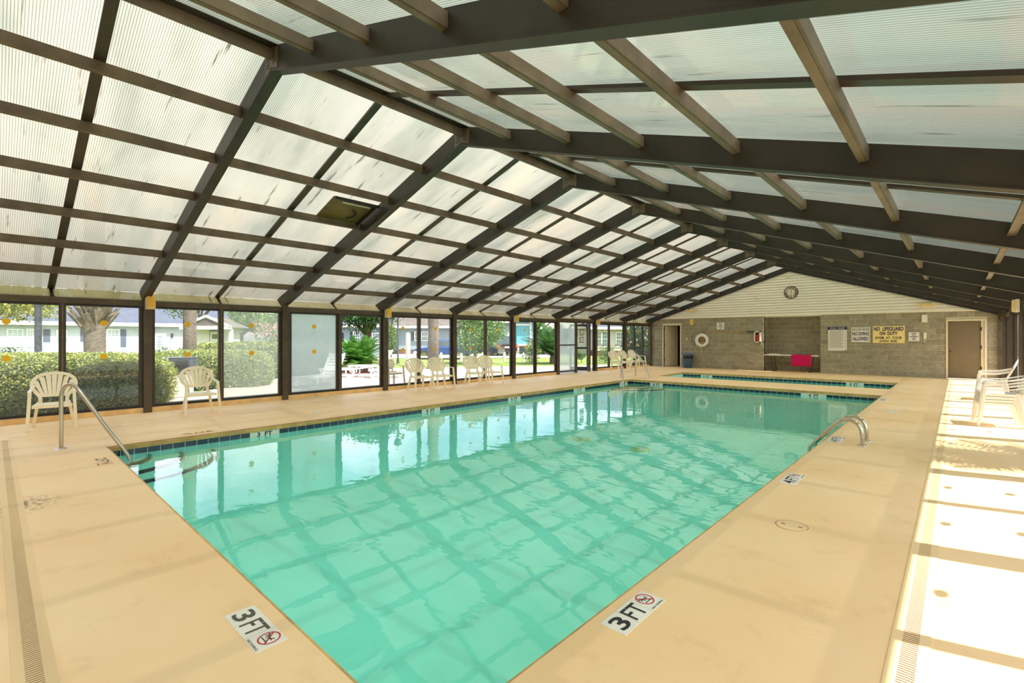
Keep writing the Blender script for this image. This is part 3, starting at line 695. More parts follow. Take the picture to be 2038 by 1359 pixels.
MB().box(-.05, 0, -.03, .12, 0, 2.1).box(wd, wd+.06, -.03, .12, 0, 2.1).box(-.05, wd+.06, -.03, .12, 2.1, 2.16).box(wd-.09, wd, .02, .08, 0, 2.1).build('door_frame', M['offwhite'], d3)
MB().box(0.0, wd-.09, .06, .1, .02, 2.1).build('door_leaf', M['doorgrey'], d3, bevel=.004)
b = MB()
for z in (1.1, 1.75, .35): b.box(wd-.11, wd-.07, .01, .05, z, z+.12)
b.build('hinge', M['black'], d3)
MB().cyl((.06, .0, 1.0), .025, .05, 12, axis='y').build('door_handle', M['black'], d3)

# ------------------------------------------------------------------ wall fixtures helper (far wall plane)
def wrect(u0, v0, u1, v1, Y=YF):
    a = onY(u0, v0, Y); b_ = onY(u1, v1, Y); return a.x, b_.x, min(a.z, b_.z), max(a.z, b_.z)
def sign(name, label, rect, boardm, lines, border=None, cat='sign'):
    x0, x1, z0, z1 = rect; r = empty(name, label, cat, ((x0+x1)/2, YF-.022, (z0+z1)/2)); W_, H_ = x1-x0, z1-z0
    MB().box(-W_/2, W_/2, -.012, 0, -H_/2, H_/2).build('board', boardm, r, bevel=.003)
    if border:
        t = .012; b = MB()
        for a in ((-1), (1)): b.box(a*(W_/2-.035)-t/2, a*(W_/2-.035)+t/2, -.014, -.012, -H_/2+.03, H_/2-.03)
        b.box(-W_/2+.03, W_/2-.03, -.014, -.012, H_/2-.035, H_/2-.025).build('border_line', border, r)
    for (s, cz, h, wfrac, mt, bold) in lines:
        me = fit_text(s, W_*wfrac, H_*h, mt, bold); o = obj('lettering', me, r, (0, -.0135, H_*cz)); o.rotation_euler = (PI/2, 0, 0)
    return r, W_, H_
sign('lifeguard_sign', 'yellow sign reading NO LIFEGUARD ON DUTY SWIM AT YOUR OWN RISK', wrect(1737, 649, 1801, 683), M['yellow_sign'],
     [('NO  LIFEGUARD', .33, .23, .93, M['navy'], .035), ('ON  DUTY', .07, .21, .56, M['navy'], .035), ('SWIM  AT  YOUR', -.19, .155, .83, M['ink'], .018), ('OWN  RISK', -.385, .145, .56, M['ink'], .018)])
sign('diving_sign', 'white sign reading SHALLOW WATER NO DIVING ALLOWED', wrect(1694, 651, 1732, 681), M['white'],
     [('SHALLOW WATER', .33, .14, .84, M['ink'], .01), ('NO DIVING', .06, .24, .82, M['navy'], .028), ('ALLOWED', -.27, .24, .78, M['navy'], .028)], M['fade_ink'])
r, W_, H_ = sign('pool_rules_sign', 'tall white pool rules board with a navy heading', wrect(1648, 650, 1686, 697), M['white'], [])
MB().box(-W_/2, W_/2, -.018, -.012, H_/2-.13, H_/2-.01).build('heading_band', M['navy'], r)
o = obj('lettering', fit_text('POOL  RULES', W_*.76, .065, M['white']), r, (0, -.0195, H_/2-.07)); o.rotation_euler = (PI/2, 0, 0)
b = MB()
for k in range(17): b.box(-W_/2+.07, W_/2-.09-.05*((k*7) % 3), -.0135, -.012, H_/2-.19-k*.042, H_/2-.178-k*.042)
b.build('print_lines', M['fade_ink'], r)
b = MB().box(-W_/2+.03, -W_/2+.036, -.0135, -.012, -H_/2+.03, H_/2-.14).box(W_/2-.04, W_/2-.034, -.0135, -.012, -H_/2+.03, H_/2-.14); b.build('border_line', M['fade_ink'], r)
MB().box(-W_/2, W_/2-.08, -.02, -.012, -H_/2-.03, -H_/2+.02).build('curled_edge', M['white'], r)
for rect, lab, nm, nl in ((wrect(1808, 661, 1830, 679), 'small white notice between the yellow sign and the telephone', 'paper_notice', 5), (wrect(1427, 642, 1442, 656), 'small white sign above the rescue pole', 'small_sign', 5)):
    r, W_, H_ = sign(nm, lab, rect, M['white'], []); b = MB()
    for k in range(nl):
        ww = W_*(.42, .3, .74, .26, .34)[k]/2; b.box(-ww, ww, -.0135, -.012, H_*(.32-k*.17), H_*(.39-k*.17))
    b.build('print_lines', M['navy'], r)
# clock
cc = onY(1575, 582, YF); cl = empty('wall_clock', 'round wall clock with Roman numerals on the white siding', 'clock', (cc.x, YF-.03, cc.z)); CRD = .275
MB().cyl((0, -.035, 0), CRD, .035, 40, axis='y').build('case', M['ink'], cl)
MB().cyl((0, -.04, 0), CRD-.03, .005, 40, axis='y').build('dial', M['offwhite'], cl)
rg = MB(); N = 40
for k in range(N):
    a0, a1 = 2*PI*k/N, 2*PI*(k+1)/N
    for r0, r1 in ((CRD-.125, CRD-.115),): rg.quad((r0*math.cos(a0), -.0415, r0*math.sin(a0)), (r1*math.cos(a0), -.0415, r1*math.sin(a0)), (r1*math.cos(a1), -.0415, r1*math.sin(a1)), (r0*math.cos(a1), -.0415, r0*math.sin(a1)))
rg.build('dial_ring', M['ink'], cl)
for k, s in enumerate(('XII', 'I', 'II', 'III', 'IIII', 'V', 'VI', 'VII', 'VIII', 'IX', 'X', 'XI')):
    me = fit_text(s, .032*len(s)+.012, .075, M['ink'], .03); a = -k*PI/6
    o = obj('numeral', me, cl, (math.sin(-a)*(CRD-.075), -.0425, math.cos(a)*(CRD-.075))); o.rotation_mode = 'XYZ'; o.rotation_euler = (PI/2, -a, 0)
MB().bar((0, -.046, -.02), (.015, -.046, .12), .012, .004, (0, 1, 0)).build('hour_hand', M['ink'], cl); MB().bar((0, -.05, .02), (0, -.05, -.17), .009, .004, (0, 1, 0)).build('minute_hand', M['ink'], cl)
# small fixtures
def box_lamp(name, label, loc, rz, w=.16, h=.29, d=.08, lens=True, lm=None):
    r = empty(name, label, 'wall light', loc, rz, 'bulkhead lights on posts and walls' if lens else None)
    MB().box(-.04 if abs(loc[1]-YF) > .1 else 0, .03, -w/2, w/2, -h/2, h/2).build('back_plate', M['offwhite'], r)
    MB().box(.03, d, -w/2+.008, w/2-.008, -h/2+.01, h/2-.01).build('cover', lm or M['lampbox'], r, bevel=.008)
    if lens: MB().box(d, d+.004, -w/2+.03, w/2-.03, -h/2+.05, h/2-.04).build('bulb_window', M['lens'], r, bevel=.01)
    return r
for i, lab in ((1, 'cream wall light on the nearest left post, above the second chair'), (3, 'cream wall light on the left post beside the open sliding door'), (5, 'cream wall light on the left post before the turquoise house'), (7, 'cream wall light on the left post beside the entry door')):
    box_lamp('wall_light', lab, (XL+.13, PY[i]+.03, 2.21), 0)
for i, lab in ((4, 'yellow wall light on the near right post, cut by the picture edge'), (6, 'yellow wall light on the far right post beside the grey door')):
    box_lamp('wall_light', lab, (XR_-.12, PRY[i], 2.22), PI)
p = onY(1377, 641, YF); box_lamp('wall_light', 'yellow wall light on the block wall above the light switch', (p.x, YF, p.z), -PI/2)
p = onY(1840, 634, YF); box_lamp('wall_lamp', 'white box lamp on the block wall left of the grey door', (p.x, YF, p.z), -PI/2, .17, .3, .1, False, M['white'])
for u, v, lab in ((1377, 618, 'beige twin-head emergency light on the left of the siding'), (1843, 607, 'beige twin-head emergency light on the right of the siding')):
    p = onY(u, v, YF); r = empty('emergency_light', lab, 'emergency light', (p.x, YF-.03, p.z))
    MB().box(-.13, .13, -.07, 0, -.06, .06).build('body', M['lampbox'], r, bevel=.01)
    for s_ in (-1, 1): MB().cyl((s_*.19, -.12, .02), .055, .09, 16, axis='y').build('lamp_head', M['lampbox'], r)
for u, v, lab, w_, h_ in ((1367, 674, 'ivory switch plate left of the life ring', .08, .12), (1357, 709, 'white outlet cover beside the open doorway', .1, .15)):
    p = onY(u, v, YF); r = empty('switch_plate', lab, 'switch', (p.x, YF-.008, p.z)); MB().box(-w_/2, w_/2, -.012, 0, -h_/2, h_/2).build('plate', M['offwhite'], r, bevel=.003); MB().box(-.01, .01, -.02, -.012, -.02, .02).build('toggle', M['white'], r)
for u, v, lab in ((1569, 550, 'tiny grey box near the peak of the siding'), (1505, 594, 'tiny grey box left of the clock on the siding')):
    p = onY(u, v, YF); r = MB().box(p.x-.05, p.x+.05, YF-.07, YF-.028, p.z-.06, p.z+.05).build('junction_box', M['offwhite'], bevel=.01); tag(r, lab, 'junction box')
# emergency telephone
p = onY(1841, 673, YF); r = empty('telephone', 'white wall handset with coiled cord left of the grey door', 'telephone', (p.x, YF-.01, p.z))
MB().box(-.045, .045, -.05, 0, -.02, .22).build('handset', M['white'], r, bevel=.012)
MB().tube([(.04*math.sin(t*.8), -.02, -.02-.14*(t/8 if t < 9 else 1)) for t in range(9)]+[(-.02, -.02, -.13), (-.035, -.02, -.08), (-.01, -.02, -.02)], .006, 6).build('cord', M['white'], r)
# life ring on wall with rope, and rescue pole with hook
p = onY(1398, 677, YF); r = empty('life_ring', 'white life ring with coiled rope hung on the block wall', 'life ring', (p.x, YF-.07, p.z))
pts = [(.25*math.cos(a*PI/18), 0, .25*math.sin(a*PI/18)) for a in range(36)]
b = MB(); n_ = 12
for k in range(36):
    a = 2*PI*k/36
    for j in range(n_):
        t = 2*PI*j/n_; rr = .255+.085*math.cos(t); b.v.append((rr*math.cos(a), .055*math.sin(t), rr*math.sin(a)))
for k in range(36):
    for j in range(n_): b.f.append((k*n_+j, k*n_+(j+1) % n_, ((k+1) % 36)*n_+(j+1) % n_, ((k+1) % 36)*n_+j))
b.build('ring', M['chair_white'], r, smooth=True)
for k in range(4): MB().tube([((.09+.02*k)*.6*math.cos(a*PI/8)+.01*k, -.03-.01*k, (.1+.015*k)*math.sin(a*PI/8)-.02) for a in range(17)], .011, 6).build('rope_coil', M['rope'], r)
MB().tube([(0, -.04, -.1), (.02, -.06, -.25), (-.01, -.06, -.4), (.01, -.05, -.55), (.0, -.04, -.68)], .011, 6).build('rope_tail', M['offwhite'], r)
MB().tube([(-.2, -.05, -.2), (-.27, -.04, -.27), (-.25, -.02, -.34)], .012, 6).build('grab_line', M['offwhite'], r)
a = onY(1390, 661, YF); b_ = onY(1503, 661, YF); r = empty('rescue_pole', 'long tan rescue pole with black grip and hook on brackets', 'pole', (a.x, YF-.09, a.z)); L = b_.x-a.x
MB().tube([(0, 0, 0), (L*.86, 0, 0)], .018, 8).build('shaft', M['rope'], r); MB().tube([(L*.86, 0, 0), (L, 0, 0)], .02, 8).build('grip', M['ink'], r)
MB().tube([(0, 0, 0), (-.1, 0, -.02), (-.25, 0, -.15), (-.3, 0, -.4), (-.22, 0, -.62), (-.08, 0, -.72)], .01, 6).build('hook', M['boxgrey'], r)
for x in (.3, L*.9): MB().box(x-.015, x+.015, -.02, .075, -.02, .035).build('bracket', M['ink'], r)
# fire extinguisher cabinet
x0, x1, z0, z1 = wrect(1503, 659, 1515, 682); r = empty('extinguisher_cabinet', 'white wall cabinet holding a red fire extinguisher', 'cabinet', ((x0+x1)/2, YF-.01, z0)); W_, H_ = x1-x0, z1-z0
MB().box(-W_/2, W_/2, -.03, 0, 0, H_).build('back', M['brick'], r)
MB().box(-W_/2, -W_/2+.04, -.17, 0, 0, H_).box(W_/2-.04, W_/2, -.17, 0, 0, H_).box(-W_/2, W_/2, -.17, 0, 0, .05).box(-W_/2, W_/2, -.17, 0, H_-.05, H_).build('case', M['white'], r)
MB().cyl((0, -.09, .06), .06, .27, 16).cyl((0, -.09, .33), .06, .05, 16, .02).build('extinguisher', M['red'], r); MB().box(-.05, .05, -.11, -.07, .38, .43).build('valve', M['ink'], r)
MB().tube([(W_/2, -.1, H_-.05), (W_/2+.03, -.1, .1), (W_/2+.03, -.1, -.12)], .01, 6).build('breaker_chain', M['offwhite'], r)
# bin
p = onY(1374, 700, YF); r = empty('trash_can', 'blue plastic bin with black liner against the block wall', 'bin', (p.x, YF-.32, 0))
MB().lathe([(.001, 0), (.2, 0), (.235, .5), (.235, .51)], 20).build('body', M['bin'], r, smooth=True)
MB().lathe([(.236, .46), (.25, .5), (.26, .57), (.255, .58), (.2, .54)], 20).build('liner', M['bag'], r)
MB().lathe([(.265, .6), (.27, .63), (.25, .67), (.13, .71), (.001, .715)], 20).lathe([(.235, .585), (.265, .6)], 20).build('lid', M['bin'], r)
# folding table and towel
TX0, TX1 = AL[0]+.02, AL[1]-.06; r = empty('folding_table', 'white folding table standing in the alcove', 'table', ((TX0+TX1)/2, YF+.12, 0)); L = (TX1-TX0)/2
MB().box(-L, L, -.22, .42, .70, .745).build('table_top', M['white'], r, bevel=.012)
for s_ in (-1, 1):
    b = MB().tube([(s_*(L-.28), -.16, .70), (s_*(L-.36), -.16, .02)], .014, 8).tube([(s_*(L-.28), .34, .70), (s_*(L-.36), .34, .02)], .014, 8).tube([(s_*(L-.36), -.2, .02), (s_*(L-.36), .38, .02)], .014, 8)
    b.build('leg', M['black'], r); MB().tube([(s_*(L-.33), .09, .3), (s_*(.3), .09, .68)], .009, 6).build('brace', M['black'], r)
tx0, tx1 = onY(1576, 704, YF).x, onY(1616, 704, YF).x
b = MB(); N = 10; path = [(.30, .751), (.0, .753), (-.18, .753), (-.236, .745), (-.246, .70), (-.243, .6), (-.25, .48), (-.245, .36), (-.25, .26)]
for (yy, zz) in path:
    for k in range(N+1):
        t = k/N; b.v.append((tx0+(tx1-tx0)*t, YF+.12+yy+.008*math.sin(t*9+zz*4)*(1 if zz < .72 else .1), zz+(.012*math.sin(t*3) if zz < .3 else 0)))
for j in range(len(path)-1):
    for k in range(N): a = j*(N+1)+k; b.f.append((a, a+1, a+N+2, a+N+1))
o = b.build('towel', M['pink'], smooth=True); md = o.modifiers.new('s', 'SOLIDIFY'); md.thickness = .008; md.offset = 1; tag(o, 'bright magenta towel draped over the folding table', 'towel')
o = MB().box(0, .5, 0, .25, 0, .02).box(.05, .4, .03, .22, .02, .035).build('papers', M['white'], None, bevel=.003); o.location = (TX0+.12, YF-.02, .746); tag(o, 'flat stack of papers on the left end of the folding table', 'papers')

# ------------------------------------------------------------------ deck markers and lids
def no_diving(root, x, y, r_, z, ink=None):
    b = MB(); N = 28
    for k in range(N):
        a0, a1 = 2*PI*k/N, 2*PI*(k+1)/N
        b.quad(*[(x+q_*math.cos(a), y+q_*math.sin(a), z) for q_, a in ((r_, a0), (r_, a1), (r_*.84, a1), (r_*.84, a0))])
    b.quad((x-r_*.68, y+r_*.55, z+.0004), (x-r_*.55, y+r_*.68, z+.0004), (x+r_*.68, y-r_*.55, z+.0004), (x+r_*.55, y-r_*.68, z+.0004))
    b.build('prohibition_ring', M['red'], root)
    g = MB()
    for p0, p1 in (((-.45, .2), (.1, .0)), ((.1, 0), (.5, .35)), ((.1, 0), (.55, .05)), ((-.45, .2), (-.6, -.1)), ((-.3, .15), (-.2, -.25)), ((-.6, -.45), (.6, -.45))):
        g.bar((x+p0[0]*r_, y+p0[1]*r_, z+.0003), (x+p1[0]*r_, y+p1[1]*r_, z+.0003), r_*.09, .0006)
    g.cyl((x-.62*r_, y+.28*r_, z), r_*.1, .001, 8); g.build('diver_symbol', M['ink'], root)
def deck_mark(label, loc, rz, s1, s=.155, ink='ink', tilecol='whitetile', nd=True):
    r = empty('depth_marker', label, 'depth marker', (loc[0], loc[1], 0.0), rz)
    for k in range(3 if nd else 2):
        MB().box(k*s+.002-1.5*s, (k+1)*s-.002-1.5*s, -s/2, s/2, 0, .003).build('tile', M[tilecol], r)
    me = fit_text(s1[0], s*.62, s*.72, M[ink], .02, .0006); obj('lettering', me, r, (-s, 0, .0036))
    me = fit_text(s1[1], s*.9, s*.72, M[ink], .01, .0006); obj('lettering', me, r, (0, 0, .0036))
    if nd:
        no_diving(r, s, s*.1, s*.36, .0036); me = fit_text('NO DIVING', s*.8, s*.09, M['ink'], 0, .0006); obj('lettering', me, r, (s, -s*.42, .0036))
    return r
deck_mark('3 FT no diving marker tiles on the near end of the deck', (-2.67, .925), 0, ('3', 'FT'), .15, 'fade_ink')
deck_mark('3 FT no diving marker tiles on the right deck, nearest the corner', (-1.30, 2.39), PI/2, ('3', 'FT'), .15)
deck_mark('4 FT no diving marker tiles on the right deck, short of the ladder', (-1.29, 5.78), PI/2, ('4', 'FT'), .155)
deck_mark('4 FT marker tiles beside the ladder rails', (-1.31, 8.45), PI/2, ('4', 'FT'), .16, 'fade_ink')
deck_mark('faded marker tiles on the right deck beyond the ladder', (-1.31, 14.6), PI/2, ('4', 'FT'), .16, 'fade_ink')
p = G(205, 918); deck_mark('faded 2 FT marker near the left corner handrail', (p.x, p.y), 0, ('2', 'FT'), .15, 'fade_ink', 'floor')
p = G(395, 861); deck_mark('worn 3 FT marker on the window side deck', (p.x, p.y), -PI/2, ('3', 'FT'), .15, 'fade_ink', 'floor')
# waterline depth plates
def plate(label, x, y, rz, s, parent):
    r = empty('waterline_marker', label, 'depth marker', (x, y, -.076), rz, None)
    MB().box(-.23, .23, -.016, -.004, -.08, .0).build('plate', M['whitetile'], r)
    me = fit_text(s, .24, .07, M['ink'], .03, .001); o = obj('lettering', me, r, (0, -.0172, -.042)); o.rotation_euler = (PI/2, 0, 0)
for dd, s, lab in ((2.06, '3  FT', 'white 3 FT waterline tile nearest the corner steps'), (5.55, '4  FT', 'white 4 FT waterline tile before the first pair of chairs'), (8.32, '4  FT', 'white 4 FT waterline tile before the second pair of chairs'), (11.35, '4  FT', 'white waterline tile before the lawn opening'), (14.1, '4  FT', 'white waterline tile beside the far left handrails')):
    plate(lab, PLN[0]+(PLF[0]-PLN[0])*dd/14.58, PLN[1]+dd, PI/2, s, poolr)
for dd, lab in ((1.0, 'white waterline tile at the left of the far pool edge'), (5.7, 'white waterline tile at the right of the far pool edge')): plate(lab, PLF[0]+dd, PLF[1], 0, '4  FT', poolr)
for dd, lab in ((1.0, 'white waterline tile at the left of the wading pool'), (6.1, 'white waterline tile at the right of the wading pool')): plate(lab, T1[0]+dd, T1[1], 0, '3  FT', tubr)
# lids
def lid(label, loc, r_, mt):
    r = empty('deck_lid', label, 'lid', (loc[0], loc[1], 0)); b = MB().cyl((0, 0, 0), r_, .004, 28); b.build('cover', mt, r)
    b = MB(); N = 28
    for k in range(N):
        a0, a1 = 2*PI*k/N, 2*PI*(k+1)/N; b.quad(*[(q_*math.cos(a), q_*math.sin(a), .0045) for q_, a in ((r_, a0), (r_, a1), (r_*.96, a1), (r_*.96, a0))])
    b.build('joint_ring', M['slot'], r); MB().box(-.015-.06, .015-.06, -.006, .006, .004, .005).build('finger_slot', M['ink'], r); MB().box(.045, .075, -.006, .006, .004, .005).build('finger_slot', M['ink'], r)
lid('round tan skimmer lid in the right deck', (-.97, 4.33), .115, M['floor'])
p = G(632, 822); lid('round white lid in the window side deck', (p.x, p.y), .11, M['whitetile'])
p = G(1774, 819); lid('round white lid in the right deck beyond the ladder', (p.x, p.y), .13, M['whitetile'])

# ------------------------------------------------------------------ rails
def smooth_path(P, n=6):
    P = [Vector(p) for p in P]; Q = [P[0]]+P+[P[-1]]; out = []
    for i in range(1, len(Q)-2):
        for k in range(n):
            t = k/n; a, b_, c, d = Q[i-1], Q[i], Q[i+1], Q[i+2]
            out.append(.5*((2*b_)+(-a+c)*t+(2*a-5*b_+4*c-d)*t*t+(-a+3*b_-3*c+d)*t**3))
    out.append(P[-1]); return out
def rail(name, label, base, th, prof, r_=.024, group=None):
    e = empty(name, label, 'handrail', (base[0], base[1], 0), 0, group); d = Vector((math.sin(th), math.cos(th), 0))
    MB().tube(smooth_path([d*t+Vector((0, 0, z)) for t, z in prof]), r_, 12).build('tube', M['chrome'], e, smooth=True)
    MB().lathe([(.001, .022), (.03, .022), (.055, .015), (.07, .0)], 20).build('escutcheon', M['chrome'], e, smooth=True)
NP = [(0, 0), (0, .35), (0, .66), (.015, .78), (.07, .855), (.15, .86), (.22, .80), (.38, .58), (.6, .27), (.82, -.02), (.90, -.16), (.92, -.33), (.92, -.6)]
rail('handrail', 'chrome handrail beside the nearest chair at the near corner steps', (-8.88, .64), math.radians(45), NP)
b2 = G(1265, 747); FP = [(0, 0), (0, .4), (.02, .66), (.1, .80), (.3, .84), (.5, .80), (.9, .66), (1.5, .36), (2.0, .1), (2.18, -.08), (2.2, -.4)]
rail('handrail', 'chrome handrail at the far corner steps, the right one', (b2.x, b2.y), math.radians(135), [(t*.85, z) for t, z in FP])
p = G(1236, 752); rail('handrail', 'chrome handrail at the far corner steps, seen edge on', (p.x, p.y), math.radians(148), [(t*.85, z) for t, z in FP])
lad = empty('pool_ladder', 'pair of curved chrome grab rails of the pool ladder', 'ladder', (-.97, 8.4, 0))
for yy, nm in ((-.2, 0), (.22, 0)):
    t = MB().tube(smooth_path([(0, yy, 0), (0, yy, .12), (-.03, yy, .26), (-.12, yy, .335), (-.24, yy, .325), (-.38, yy, .20), (-.5, yy, .05), (-.6, yy, -.08), (-.64, yy, -.2), (-.64, yy, -1.0)]), .024, 12).build('grab_rail', M['chrome'], lad, smooth=True)
    o = MB().lathe([(.001, .022), (.03, .022), (.05, .015), (.06, .0)], 20, (0, yy, 0)).build('escutcheon', M['chrome'], t, smooth=True)
for z in (-.4, -.7): MB().box(-.68, -.6, -.2, .22, z, z+.03).build('step', M['chair_white'], lad)

# ------------------------------------------------------------------ chairs
def make_chair(name, label, mt, group):
    root = empty(name, label, 'chair', group=group)
    s = MB()
    # seat: slightly dished grid with apron
    nx_, ny = 6, 6; top = []
    for i in range(nx_+1):
        for j in range(ny+1):
            x = -.21+.44*i/nx_; yw = .20+.035*i/nx_; y = -yw+2*yw*j/ny
            z = .405-.012*math.sin(PI*i/nx_)*math.sin(PI*j/ny)+(.0 if i < nx_ else -.012)
            s.v.append((x, y, z))
    for i in range(nx_):
        for j in range(ny): a = i*(ny+1)+j; s.f.append((a, a+ny+1, a+ny+2, a+1))
    k0 = len(s.v)
    for v in list(s.v): s.v.append((v[0], v[1], v[2]-.014))
    for i in range(nx_):
        for j in range(ny): a = k0+i*(ny+1)+j; s.f.append((a, a+1, a+ny+2, a+ny+1))
    s.bar((.225, -.235, .38), (.225, .235, .38), .016, .05); s.bar((-.21, -.2, .382), (-.21, .2, .382), .014, .04)
    s.bar((-.21, -.2, .38), (.225, -.235, .38), .014, .045); s.bar((-.21, .2, .38), (.225, .235, .38), .014, .045)
    s.build('seat', mt, root)
    def bx_(z): return -.21-.20*(z-.40)/.47
    # backrest rim
    side = [(.165, .40), (.172, .50), (.225, .58), (.272, .67), (.268, .75), (.218, .825), (.12, .872), (0, .888)]
    rim = [(-y, z) for y, z in side]+[(y, z) for y, z in side[::-1]][1:]
    rim = [tuple(p) for p in smooth_path([(0, y, z) for y, z in rim], 3)]
    pts = [(bx_(z), y, z) for _, y, z in rim]; wv = []
    for k in range(len(pts)):
        t = (Vector(pts[min(k+1, len(pts)-1)])-Vector(pts[max(k-1, 0)])).normalized(); nrm = Vector((1, 0, .4)).normalized(); wv.append(tuple(t.cross(nrm).normalized()*.05))
    br = MB().strip(pts, wv, (.022, 0, .009))
    br.bar((bx_(.52), -.17, .52), (bx_(.52), .17, .52), .014, .05); bo = br.build('backrest', mt, root)
    for k in range(-3, 4):
        y0_, z0_ = k*.046, .53; a = k*.135; 
        yt = k*.079; zt = .872-.0115*k*k
        MB().hexa([(bx_(z0_)-.004, y0_-.021, z0_), (bx_(z0_)+.006, y0_-.021, z0_), (bx_(z0_)+.006, y0_+.021, z0_), (bx_(z0_)-.004, y0_+.021, z0_),
                   (bx_(zt)-.004, yt-.034, zt), (bx_(zt)+.006, yt-.034, zt), (bx_(zt)+.006, yt+.034, zt), (bx_(zt)-.004, yt+.034, zt)]).build('slat', mt, bo)
    for sy in (-1, 1):
        arm = smooth_path([(bx_(.66)+.005, sy*.245, .69), (-.20, sy*.262, .655), (-.08, sy*.272, .628), (.08, sy*.275, .622), (.19, sy*.27, .618), (.225, sy*.268, .59)], 3)
        MB().strip([tuple(p) for p in arm], (0, .042, 0), (.0, 0, .02)).build('armrest', mt, root)
        # front leg: flared channel from arm to floor
        MB().hexa([(.255, sy*.29-.022, 0), (.3, sy*.29-.022, 0), (.3, sy*.29+.022, 0), (.255, sy*.29+.022, 0), (.195, sy*.262-.022, .62), (.24, sy*.262-.022, .62), (.24, sy*.262+.022, .62), (.195, sy*.262+.022, .62)]).build('leg', mt, root, bevel=.006)
        MB().hexa([(-.30, sy*.255-.022, 0), (-.255, sy*.255-.022, 0), (-.255, sy*.255+.022, 0), (-.30, sy*.255+.022, 0), (-.235, sy*.19-.02, .42), (-.15, sy*.19-.02, .42), (-.15, sy*.19+.02, .42), (-.235, sy*.19+.02, .42)]).build('leg', mt, root, bevel=.006)
    return root
def place(o, x, y, rz, z=0): o.location = (x, y, z); o.rotation_euler.z = rz; return o
km = None
proto = make_chair('fan_back_chair', 'cream plastic fan-back armchair nearest the camera, behind the handrail', M['chair'], 'cream chairs along the windows')
def copychair(lab, x, y, rz, grp='cream chairs along the windows', src=proto, z=0):
    c = copy_tree(src); place(c, x, y, rz, z); c['label'] = lab
    if grp: c['group'] = grp
    return c
place(proto, -11.08, .70, math.radians(-6))
copychair('cream plastic fan-back armchair second from the left, alone by the window', -11.06, 2.82, math.radians(-4))
copychair('cream fan-back armchair left of the middle four, turned right', -11.22, 8.28, math.radians(-8))
copychair('cream fan-back armchair, second of the middle four, by the post', -11.17, 9.02, math.radians(-10))
copychair('cream fan-back armchair, third of the middle four', -11.20, 10.38, math.radians(-22))
copychair('cream fan-back armchair, last of the middle four, arm to the right', -11.15, 11.05, math.radians(-8))
copychair('cream fan-back armchair in the far corner, left of three behind the rail', -11.15, 19.1, math.radians(-14))
copychair('cream fan-back armchair in the far corner, middle of three', -11.3, 20.25, math.radians(-6))
copychair('cream fan-back armchair in the far corner, right of three', -11.25, 21.05, math.radians(-6))
pt = make_chair('weathered_chair', 'beige weathered armchair outside the glass next to the loungers', M['chair_tan'], None); place(pt, -13.05, 8.55, math.radians(0))
pw = make_chair('stacked_chair', 'white armchair at the bottom of the near stack on the right', M['chair_white'], 'white stacked chairs on the right'); place(pw, .50, 11.68, PI+.1)
for k, lab in enumerate(('white armchair second from the bottom of the near right stack', 'white armchair third from the bottom of the near right stack', 'white armchair on top of the near right stack'), 1):
    copychair(lab, .50+.012*k, 11.68, PI+.1, 'white stacked chairs on the right', pw, .052*k)
for k, lab in enumerate(('white armchair at the bottom of the far right stack', 'white armchair on top of the far right stack')):
    copychair(lab, .60+.015*k, 16.4-.1*k, PI-.05, 'white stacked chairs on the right', pw, .075*k)

# ================================================================== OUTSIDE
GZ = -.12
tag(MB().quad((-140, -60, GZ), (XL-.12, -60, GZ), (XL-.12, 120, GZ), (-140, 120, GZ)).build('lawn', M['lawn']), 'green lawn between the pool house and the street', 'lawn', kind='structure')
tag(MB().quad((XL-.12, -60, GZ), (XR_+.12, -60, GZ), (XR_+.12, NB-.2, GZ), (XL-.12, NB-.2, GZ)).quad((XL-.12, YF+1.7, GZ), (XR_+.12, YF+1.7, GZ), (XR_+.12, 60, GZ), (XL-.12, 60, GZ)).quad((XR_+.12, -60, GZ), (60, -60, GZ), (60, 60, GZ), (XR_+.12, 60, GZ)).build('ground', M['concrete']), 'paved ground around the far sides of the pool house', 'ground', kind='structure')
pat = MB(); pz = -.05
pat.quad((XL-.1, -8, pz), (XL-.1, 24, pz), (-14.8, 24, pz), (-16.3, 20.9, pz), (-19.6, 17.0, pz), (-21.5, 12.5, pz), (-19, 7.4, pz), (-15.9, 4.0, pz), (-13.55, .6, pz), (-13.2, -8, pz))
tag(pat.build('patio', M['concrete']), 'pale concrete patio outside the left windows', 'patio', kind='structure')
road = MB().quad(D(300, 36, -.1), D(780, 37, -.1), D(1100, 38.5, -.1), D(1100, 47, -.1), D(780, 47, -.1), D(300, 47, -.1))
tag(road.build('street', M['asphalt']), 'pale grey street beyond the white fence', 'street', kind='structure')
mb_ = MB().cyl((0, 0, 0), 2.1, .08, 20); o = mb_.build('mulch_bed', M['mulch']); o.location = (*D(715, 22.6)[:2], GZ); tag(o, 'round bed of red brown mulch under the sago palm', 'mulch bed', kind='structure')

